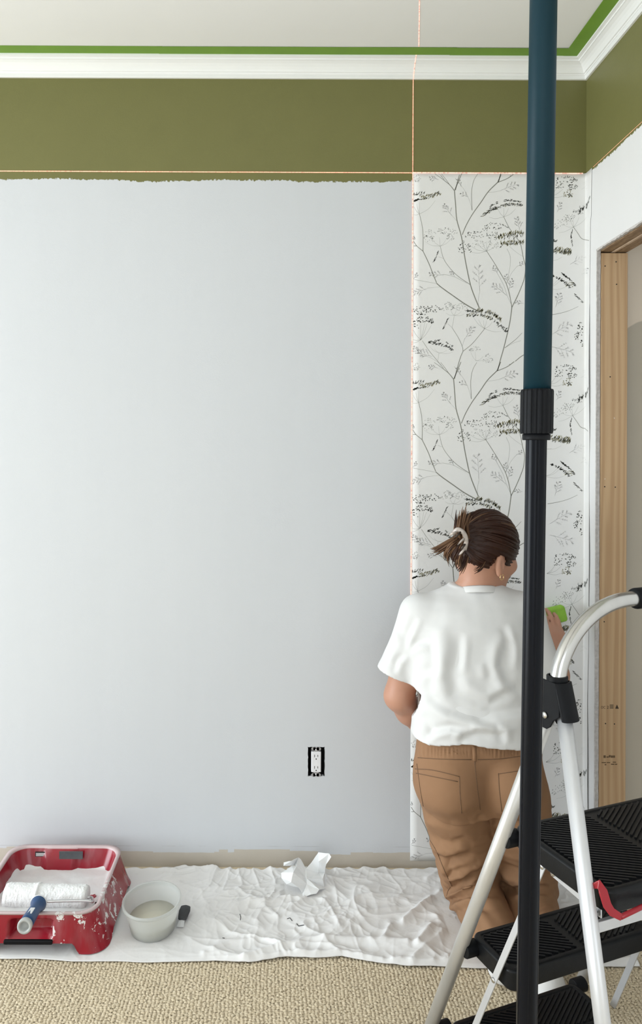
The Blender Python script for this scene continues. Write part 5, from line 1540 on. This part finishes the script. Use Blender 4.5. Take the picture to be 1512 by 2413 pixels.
def crease(pts, amp, w, w2=None):
    """ridge on one side of a line, valley on the other: a soft garment fold"""
    global disp
    w = w * 1.35
    best = np.full(len(V), 1e9); sgn = np.zeros(len(V)); par = np.zeros(len(V)); ns_ = len(pts) - 1; si = 0
    for (ax_, ay_), (bx_, by_) in zip(pts[:-1], pts[1:]):
        dx_, dy_ = bx_ - ax_, by_ - ay_
        q = np.clip(((ppx - ax_) * dx_ + (ppy - ay_) * dy_) / (dx_ * dx_ + dy_ * dy_), 0, 1)
        d_ = np.hypot(ppx - ax_ - q * dx_, ppy - ay_ - q * dy_)
        sg_ = np.sign(dx_ * (ppy - ay_) - dy_ * (ppx - ax_))
        m_ = d_ < best; best = np.where(m_, d_, best); sgn = np.where(m_, sg_, sgn); par = np.where(m_, (si + q) / ns_, par); si += 1
    s_ = best * sgn / w
    disp = disp + amp * FOLD * s_ * np.exp(-s_ * s_) * 2.4 * facing * np.sin(np.pi * np.clip(par, 0, 1)) ** 0.7
for pts, amp, w in (
    ([(985, 1625), (1015, 1655), (1060, 1682), (1130, 1697), (1225, 1682), (1262, 1665)], 0.0075, 13),
    ([(1052, 1470), (1060, 1530), (1053, 1580), (1058, 1640), (1085, 1680)], 0.0055, 16),
    ([(1092, 1490), (1088, 1550), (1084, 1590)], -0.0035, 9),
    ([(1075, 1600), (1100, 1630), (1130, 1645), (1150, 1650), (1185, 1628), (1225, 1615)], -0.005, 12),
    ([(1200, 1500), (1178, 1530), (1172, 1570), (1190, 1610), (1225, 1640)], 0.006, 13),
    ([(1192, 1470), (1205, 1530), (1206, 1580)], -0.0045, 9),
    ([(960, 1545), (985, 1520), (1010, 1518)], 0.005, 9), ([(955, 1540), (965, 1500), (985, 1455)], 0.005, 9), ([(945, 1510), (930, 1480), (935, 1445)], -0.004, 9),
    ([(1000, 1755), (1020, 1728), (1060, 1718), (1110, 1728)], 0.005, 9), ([(1075, 1752), (1090, 1730), (1125, 1722), (1180, 1728)], -0.0045, 10), ([(1190, 1755), (1185, 1725), (1165, 1712)], 0.004, 9),
    ([(985, 1690), (1005, 1715), (1018, 1745)], 0.004, 9), ([(975, 1600), (1010, 1585), (1050, 1585)], 0.003, 10), ([(1110, 1700), (1170, 1715), (1230, 1705)], 0.004, 10),
    ([(930, 1590), (940, 1560), (960, 1540)], 0.004, 8), ([(910, 1560), (925, 1520)], 0.003, 9), ([(1140, 1560), (1150, 1600)], 0.003, 10), ([(1020, 1480), (1028, 1560), (1020, 1640)], -0.0035, 12)):
    crease(pts, amp, w)
disp += 0.0022 * vfbm(V[:, 0] * 11, V[:, 1] * 11, V[:, 2] * 8, 3)
V = V + N * disp[:, None]
V = relax(V, F, 1, 0.3)
shirt = mesh('t_shirt', V, F, M['shirt'], person, True)
shirt_bvh = BVHTree.FromPolygons([Vector(q) for q in V], F.tolist())
def cast(bvh, px, py, off=0.0):
    o_ = Vector((0, 0, CAMZ)); d_ = ray(px, py).normalized()
    h_ = bvh.ray_cast(o_, d_)
    return (h_[0] + h_[1] * off) if h_[0] else None
def seam(name, bvh, pts, r, m_, par, off=0.0, n=7):
    pp = catmull([Vector((a, b, 0)) for a, b in pts], n)
    w_ = [cast(bvh, q.x, q.y, off) for q in pp]
    # keep the longest run that stays on one sheet of the surface
    runs, cur = [], []
    for q in w_:
        if q is None or (cur and (q - cur[-1]).length > 0.05): runs.append(cur); cur = []
        if q is not None: cur.append(q)
    runs.append(cur); best = max(runs, key=len)
    if len(best) < 3: return None
    mb = MB(); mb.tube(best, r, 6); return mb.build(name, m_, par, True)
# ribbed collar
col = []
for k in range(49):
    a = 2 * math.pi * k / 48
    e1_ = Vector((1, 0, 0)); n_ = (nk1 - nk0).normalized(); e1_ = (e1_ - n_ * e1_.dot(n_)).normalized(); e2_ = n_.cross(e1_)
    c = nk0 + e1_ * math.cos(a) * 0.0655 + e2_ * math.sin(a) * 0.0690
    c.z = P(1120, 1389, 2.19).z - 0.30 * (c.y - 2.19) + 0.001
    col.append(c)
mb = MB(); mb.tube(col[:-1] + [col[0]], 0.0036, 8, False, ry=0.0085, up=tuple(nk1 - nk0)); 
mb = MB()
for k in range(48):
    pass
rg = []
for k in range(48):
    a = 2 * math.pi * k / 48
    out_ = (e1_ * math.cos(a) + e2_ * math.sin(a))
    up_ = (n_ - out_ * 0.35).normalized()
    rg.append([col[k] + up_ * math.sin(b) * 0.0115 + out_ * math.cos(b) * 0.0028 for b in np.linspace(0, 2 * math.pi, 9)[:-1]])
rg.append(rg[0]); mb.loft(rg, False, False); fixn(mb.build('collar', M['shirt'], shirt, True))

# trousers
sd = SDF((0.36, 1.90, 0.004), (0.99, 2.42, 0.66), 0.0042)
wr_ = [(1690, 990, 1258, 2.185, .098), (1742, 984, 1266, 2.185, .106), (1790, 978, 1274, 2.185, .112), (1840, 979, 1286, 2.185, .112), (1890, 992, 1290, 2.19, .105)]
sd.stack([row(*r) for r in wr_], 0.03)
sd.ell(P(1062, 1848, 2.122), (0.093, 0.096, 0.096), None, 0.045); sd.ell(P(1198, 1848, 2.122), (0.093, 0.096, 0.096), None, 0.012)
sd.cap(hipL, knL + Vector((0, 0, 0.005)), 0.096, 0.090, 0.010); sd.cap(hipR, knR + Vector((0, 0, 0.005)), 0.099, 0.088, 0.012)
sd.cap(knL, anL, 0.082, 0.060, 0.012); sd.cap(knR, anR, 0.080, 0.058, 0.012)
sd.cap(P(1133, 1930, 2.07), P(1170, 2060, 2.13), 0.010, 0.006, 0.012, 'sub')          # crease between the thighs
V, F = sd.nets(); V = relax(V, F, 2, 0.5)
N = vnormals(V, F); ppx, ppy = project(V)
FOLD = 1.35; facing = np.clip(-N[:, 1] * 1.5 + 0.4, 0, 1); disp = np.zeros(len(V))
for pts, amp, w in (
    ([(985, 1905), (1010, 1930), (1060, 1943), (1105, 1935), (1132, 1915)], 0.004, 10), ([(1132, 1915), (1160, 1935), (1200, 1945), (1250, 1935)], 0.004, 10),
    
    ([(1000, 1965), (1030, 1990), (1080, 2000)], 0.006, 9), ([(1015, 2000), (1050, 2020), (1110, 2005)], -0.005, 9), ([(1040, 2020), (1055, 2040), (1120, 2020)], 0.007, 9),
    ([(1050, 2030), (1060, 2060), (1130, 2040)], 0.007, 9), ([(1060, 2075), (1100, 2060), (1160, 2030)], -0.007, 9), ([(1045, 2110), (1090, 2095), (1125, 2045)], 0.008, 8),
    ([(1050, 2135), (1090, 2118), (1180, 2115)], 0.010, 8), ([(1050, 2120), (1100, 2100), (1170, 2090)], -0.007, 7), ([(1055, 2150), (1110, 2132), (1195, 2135)], -0.006, 8),
    ([(1170, 2040), (1200, 2055), (1240, 2070)], 0.008, 9), ([(1180, 2070), (1210, 2090), (1290, 2080)], -0.008, 9), ([(1190, 2110), (1240, 2105), (1310, 2120)], 0.010, 9), ([(1200, 2125), (1250, 2130), (1310, 2110)], -0.008, 8),
    ([(1270, 2060), (1300, 2080)], 0.006, 9), ([(1195, 2140), (1250, 2150), (1312, 2135)], 0.006, 9), ([(1120, 1985), (1090, 1970), (1060, 1975)], 0.004, 9), ([(1150, 1960), (1190, 1990), (1230, 2030)], 0.005, 10)):
    crease(pts, amp, w)
low = np.clip((0.36 - V[:, 2]) / 0.2, 0, 1)
q = V[:, 2] * 1.0 + V[:, 0] * 0.35 + 0.035 * vfbm(V[:, 0] * 7, V[:, 1] * 7, V[:, 2] * 5, 2)
disp += low * 0.0016 * np.sin(q * 2 * math.pi / 0.034) + 0.0014 * vfbm(V[:, 0] * 12, V[:, 1] * 12, V[:, 2] * 18, 3)
band = np.exp(-((ppy - 1772) / 11.0) ** 2) * facing                                     # gathered elastic waist
disp += band * (0.0022 * np.sin(ppx * 2 * math.pi / 8.5 + 1.2 * np.sin(ppx * 0.11)) + 0.001)
V = V + N * disp[:, None]; V[:, 2] = np.maximum(V[:, 2], 0.0055)
pants = mesh('trousers', V, F, M['twill'], person, True)
pb = BVHTree.FromPolygons([Vector(q_) for q_ in V], F.tolist())
for pts in ([(1117, 1790), (1121, 1830), (1126, 1870), (1131, 1908)], [(978, 1812), (1020, 1815), (1082, 1830)], [(1082, 1830), (1083, 1870), (1087, 1916)], [(1174, 1822), (1176, 1860), (1182, 1912)], [(1174, 1824), (1200, 1820), (1226, 1816)],
            [(980, 1822), (1020, 1830), (1078, 1842)], [(982, 1800), (990, 1860), (1000, 1915)], [(1012, 1978), (1030, 2010), (1046, 2050), (1064, 2088)], [(1060, 2090), (1055, 2100), (1048, 2130)], [(975, 1785), (1040, 1789), (1110, 1790)], [(1125, 1790), (1180, 1788), (1226, 1782)]):
    seam('seam', pb, pts, 0.0011, M['stitch'], pants, 0.0004)
bl = [cast(pb, 1117, y_, 0.0015) for y_ in (1759, 1770, 1780, 1794)]
if all(bl):
    mb = MB(); mb.tube(bl, 0.0048, 8, ry=0.0018, up=(1, 0, 0)); mb.build('belt_loop', M['twill'], pants, True)
# socks
for ft, nm in ((ftL, 'L'), (ftR, 'R')):
    lo_ = np.min([A_(p) for p in ft], 0) - 0.06; hi_ = np.max([A_(p) for p in ft], 0) + 0.06
    sd = SDF(lo_, hi_, 0.004); sd.chain([ft[0] + (ft[0] - ft[1]) * 0.6] + ft, [0.038, 0.038, 0.036, 0.036, 0.029], 0.02)
    V, F = sd.nets(); V = relax(V, F, 1); V[:, 2] = np.maximum(V[:, 2], 0.005)
    mesh('sock', V, F, M['sock'], person, True)

# hair: a combed-back cap made of overlapping locks, gathered in a clip
sd = SDF((0.48, 2.02, 1.0), (0.82, 2.45, 1.26), 0.0036)
HCC = hp(-0.004, 0, 0.010)
sd.ell(HCC, (0.107, 0.087, 0.100), RH, 0.02)
sd.ell(hp(-0.066, 0, -0.046), (0.042, 0.062, 0.042), RH, 0.03)
sd.ell(hp(-0.092, 0.0, 0.006), (0.034, 0.036, 0.040), RH, 0.025)
X, Y, Z = np.meshgrid(*sd.ax, indexing='ij', sparse=True)
cf = (X - HC.x) * hf.x + (Y - HC.y) * hf.y + (Z - HC.z) * hf.z
cr = (X - HC.x) * hr_.x + (Y - HC.y) * hr_.y + (Z - HC.z) * hr_.z
cu = (X - HC.x) * hh.x + (Y - HC.y) * hh.y + (Z - HC.z) * hh.z
g = sd.g
g = np.maximum(g, (cf * 0.80 - cu * 0.60) - 0.062)          # face
g = np.maximum(g, -(cu + 0.083 + 0.25 * cf))                # nape
# ear notch
ed = np.sqrt(((cf + 0.010) / 0.026) ** 2 + ((cu + 0.058) / 0.036) ** 2) - 1
g = np.maximum(g, -np.maximum(ed * 0.02, 0.05 - np.abs(cr)))
sd.g = g.astype(np.float32)
V, F = sd.nets(); V = relax(V, F, 2)
N = vnormals(V, F)
Q = (V - A_(HC)) @ RH
ph = np.arctan2(Q[:, 2], Q[:, 1])
V = V + N * (0.0022 * np.sin(ph * 46 + 3 * np.sin(Q[:, 0] * 30)) + 0.0015 * np.sin(ph * 23 + 1.3))[:, None]
hair = mesh('hair', V, F, M['hair'], person, True)
bun = hp(-0.112, 0.0, 0.022)
def on_cap(dv, lift=0.0):
    dv = dv.normalized()
    l_ = Vector((dv.dot(hf), dv.dot(hr_), dv.dot(hh)))
    k_ = 1 / math.sqrt((l_.x / 0.107) ** 2 + (l_.y / 0.087) ** 2 + (l_.z / 0.100) ** 2)
    return HCC + dv * (k_ + lift)
mbs = {'hair': MB(), 'hair_light': MB()}
Rn = random.Random(3)
bd = (bun - HCC).normalized()
for k in range(150):
    phi = Rn.uniform(-0.75, math.pi + 0.75) if k < 112 else Rn.uniform(math.pi + 0.5, 2 * math.pi - 0.5)
    if k < 112: d0 = hf * Rn.uniform(0.30, 0.50) + (hr_ * math.cos(phi) + hh * math.sin(phi)) * 0.9
    else: d0 = -hf * Rn.uniform(0.1, 0.35) + (hr_ * math.cos(phi) * 0.8 + hh * math.sin(phi) * 0.85)
    d0.normalize()
    if d0.dot(hh) < -0.15 and d0.dot(hf) > -0.08: continue
    nseg = 12; pts = []
    lf = Rn.uniform(-0.0006, 0.0022)
    for i in range(nseg + 1):
        s_ = i / nseg
        dd = (d0 * (1 - s_) + bd * s_)
        pts.append(on_cap(dd, lf + 0.0012 * math.sin(s_ * 9 + k)))
    r_ = Rn.uniform(0.0022, 0.0046)
    mbs['hair_light' if Rn.random() < 0.17 else 'hair'].tube(pts, [r_ * (0.35 + 0.65 * math.sin(math.pi * min(1, 0.12 + 0.8 * i / nseg))) for i in range(nseg + 1)], 6, ry=[0.0016] * (nseg + 1))
for k_, mb in mbs.items():
    o_ = mb.build('hair_locks', M[k_], hair, True, kind='stuff')
# gathered tails: the twist that stands up, and loose ends blown to the left
def tail(pts, n_, spread, r0, light):
    base = catmull([P(a, b, c) for a, b, c in pts], 6)
    mb = {True: MB(), False: MB()}
    for k in range(n_):
        of = Vector((Rn.gauss(0, 1), Rn.gauss(0, 1), Rn.gauss(0, 1))) * spread
        m_ = len(base); ln = int(m_ * Rn.uniform(0.75, 1.0))
        pp = [base[i] + of * (0.45 + 0.8 * i / m_) for i in range(ln)]
        mb[Rn.random() < light].tube(pp, [max(0.0004, r0 * (1 - (i / ln) ** 2.2)) for i in range(ln)], 5)
    for lt, q in mb.items():
        if q.v: q.build('hair_strands', M['hair_light' if lt else 'hair'], hair, True, kind='stuff')
tail([(1090, 1288, 2.15), (1084, 1262, 2.14), (1089, 1232, 2.15), (1097, 1202, 2.165)], 60, 0.0085, 0.0042, 0.65)
tail([(1100, 1270, 2.15), (1094, 1240, 2.14), (1102, 1214, 2.16)], 22, 0.006, 0.0040, 0.5)
tail([(1094, 1262, 2.15), (1072, 1272, 2.13), (1052, 1284, 2.13), (1032, 1296, 2.14), (1013, 1302, 2.15)], 40, 0.0055, 0.0034, 0.55)
tail([(1088, 1270, 2.14), (1066, 1286, 2.12), (1053, 1306, 2.13), (1058, 1330, 2.15)], 34, 0.0050, 0.0034, 0.6)
tail([(1096, 1275, 2.13), (1084, 1300, 2.11), (1078, 1322, 2.12), (1084, 1342, 2.15)], 34, 0.0060, 0.0036, 0.45)
tail([(1100, 1310, 2.14), (1090, 1335, 2.14), (1078, 1352, 2.16)], 16, 0.0045, 0.0022, 0.3)
tail([(1140, 1325, 2.17), (1130, 1340, 2.165), (1112, 1350, 2.17)], 14, 0.0050, 0.0018, 0.3)
# claw clip
M['clip'] = simple('pale_tortoise_clip', (0.46, 0.40, 0.36, 1), 0.18, var=0.5, vscale=45)
M['clip_dark'] = simple('dark_tortoise_clip', (0.030, 0.018, 0.012, 1), 0.2, var=0.5, vscale=45)
clip = thing('hair_clip_root', None, None) if False else None
cc = [(1066, 1258, 2.10), (1078, 1248, 2.09), (1092, 1256, 2.085), (1098, 1274, 2.085), (1094, 1296, 2.09)]
mb = MB(); mb.tube(catmull([P(*q_) for q_ in cc], 6), 0.0065, 10, ry=0.0035); clip = mb.build('hair_clip', M['clip'], person, True, label='pale tortoiseshell claw clip')
for i, (a, b) in enumerate((((1072, 1254), (1058, 1262)), ((1086, 1252), (1070, 1270)), ((1096, 1266), (1078, 1284)), ((1097, 1280), (1082, 1300)), ((1094, 1294), (1080, 1310)))):
    p0, p2 = P(a[0], a[1], 2.088), P(b[0], b[1], 2.115)
    p1 = (p0 + p2) / 2 + Vector((-0.006, -0.020, 0.002))
    mb = MB(); mb.tube(catmull([p0, p1, p2], 5), [0.0032] * 6 + [0.003, 0.0026, 0.0022, 0.0018, 0.0014], 8); mb.build('clip_tooth', M['clip_dark' if i % 2 else 'clip'], clip, True)

# green sponge pressed on the paper
M['sponge'] = simple('green_smoothing_sponge', (0.27, 0.52, 0.055, 1), 0.8, var=0.12, vscale=40, bump=0.3, bscale=220)
spc = P(1307, 1449, D - 0.0215)
sd = SDF(A_(spc) - np.array((0.055, 0.03, 0.05)), A_(spc) + np.array((0.055, 0.019, 0.05)), 0.0025)
X, Y, Z = np.meshgrid(*sd.ax, indexing='ij', sparse=True)
ca_, sa_ = math.cos(0.25), math.sin(0.25)
lx, lz = (X - spc.x) * ca_ + (Z - spc.z) * sa_, -(X - spc.x) * sa_ + (Z - spc.z) * ca_
q = np.sqrt(np.maximum(np.abs(lx) - 0.026, 0) ** 2 + np.maximum(np.abs(Y - spc.y) - 0.007, 0) ** 2 + np.maximum(np.abs(lz) - 0.018, 0) ** 2) - 0.0095
sd.g = (q + 0 * X).astype(np.float32)
V, F = sd.nets()
so = mesh('sponge', V, F, M['sponge'], None, True, loc=tuple(spc))
tag(so, 'bright green sponge pressed flat on the wallpaper in a hand', 'sponge')
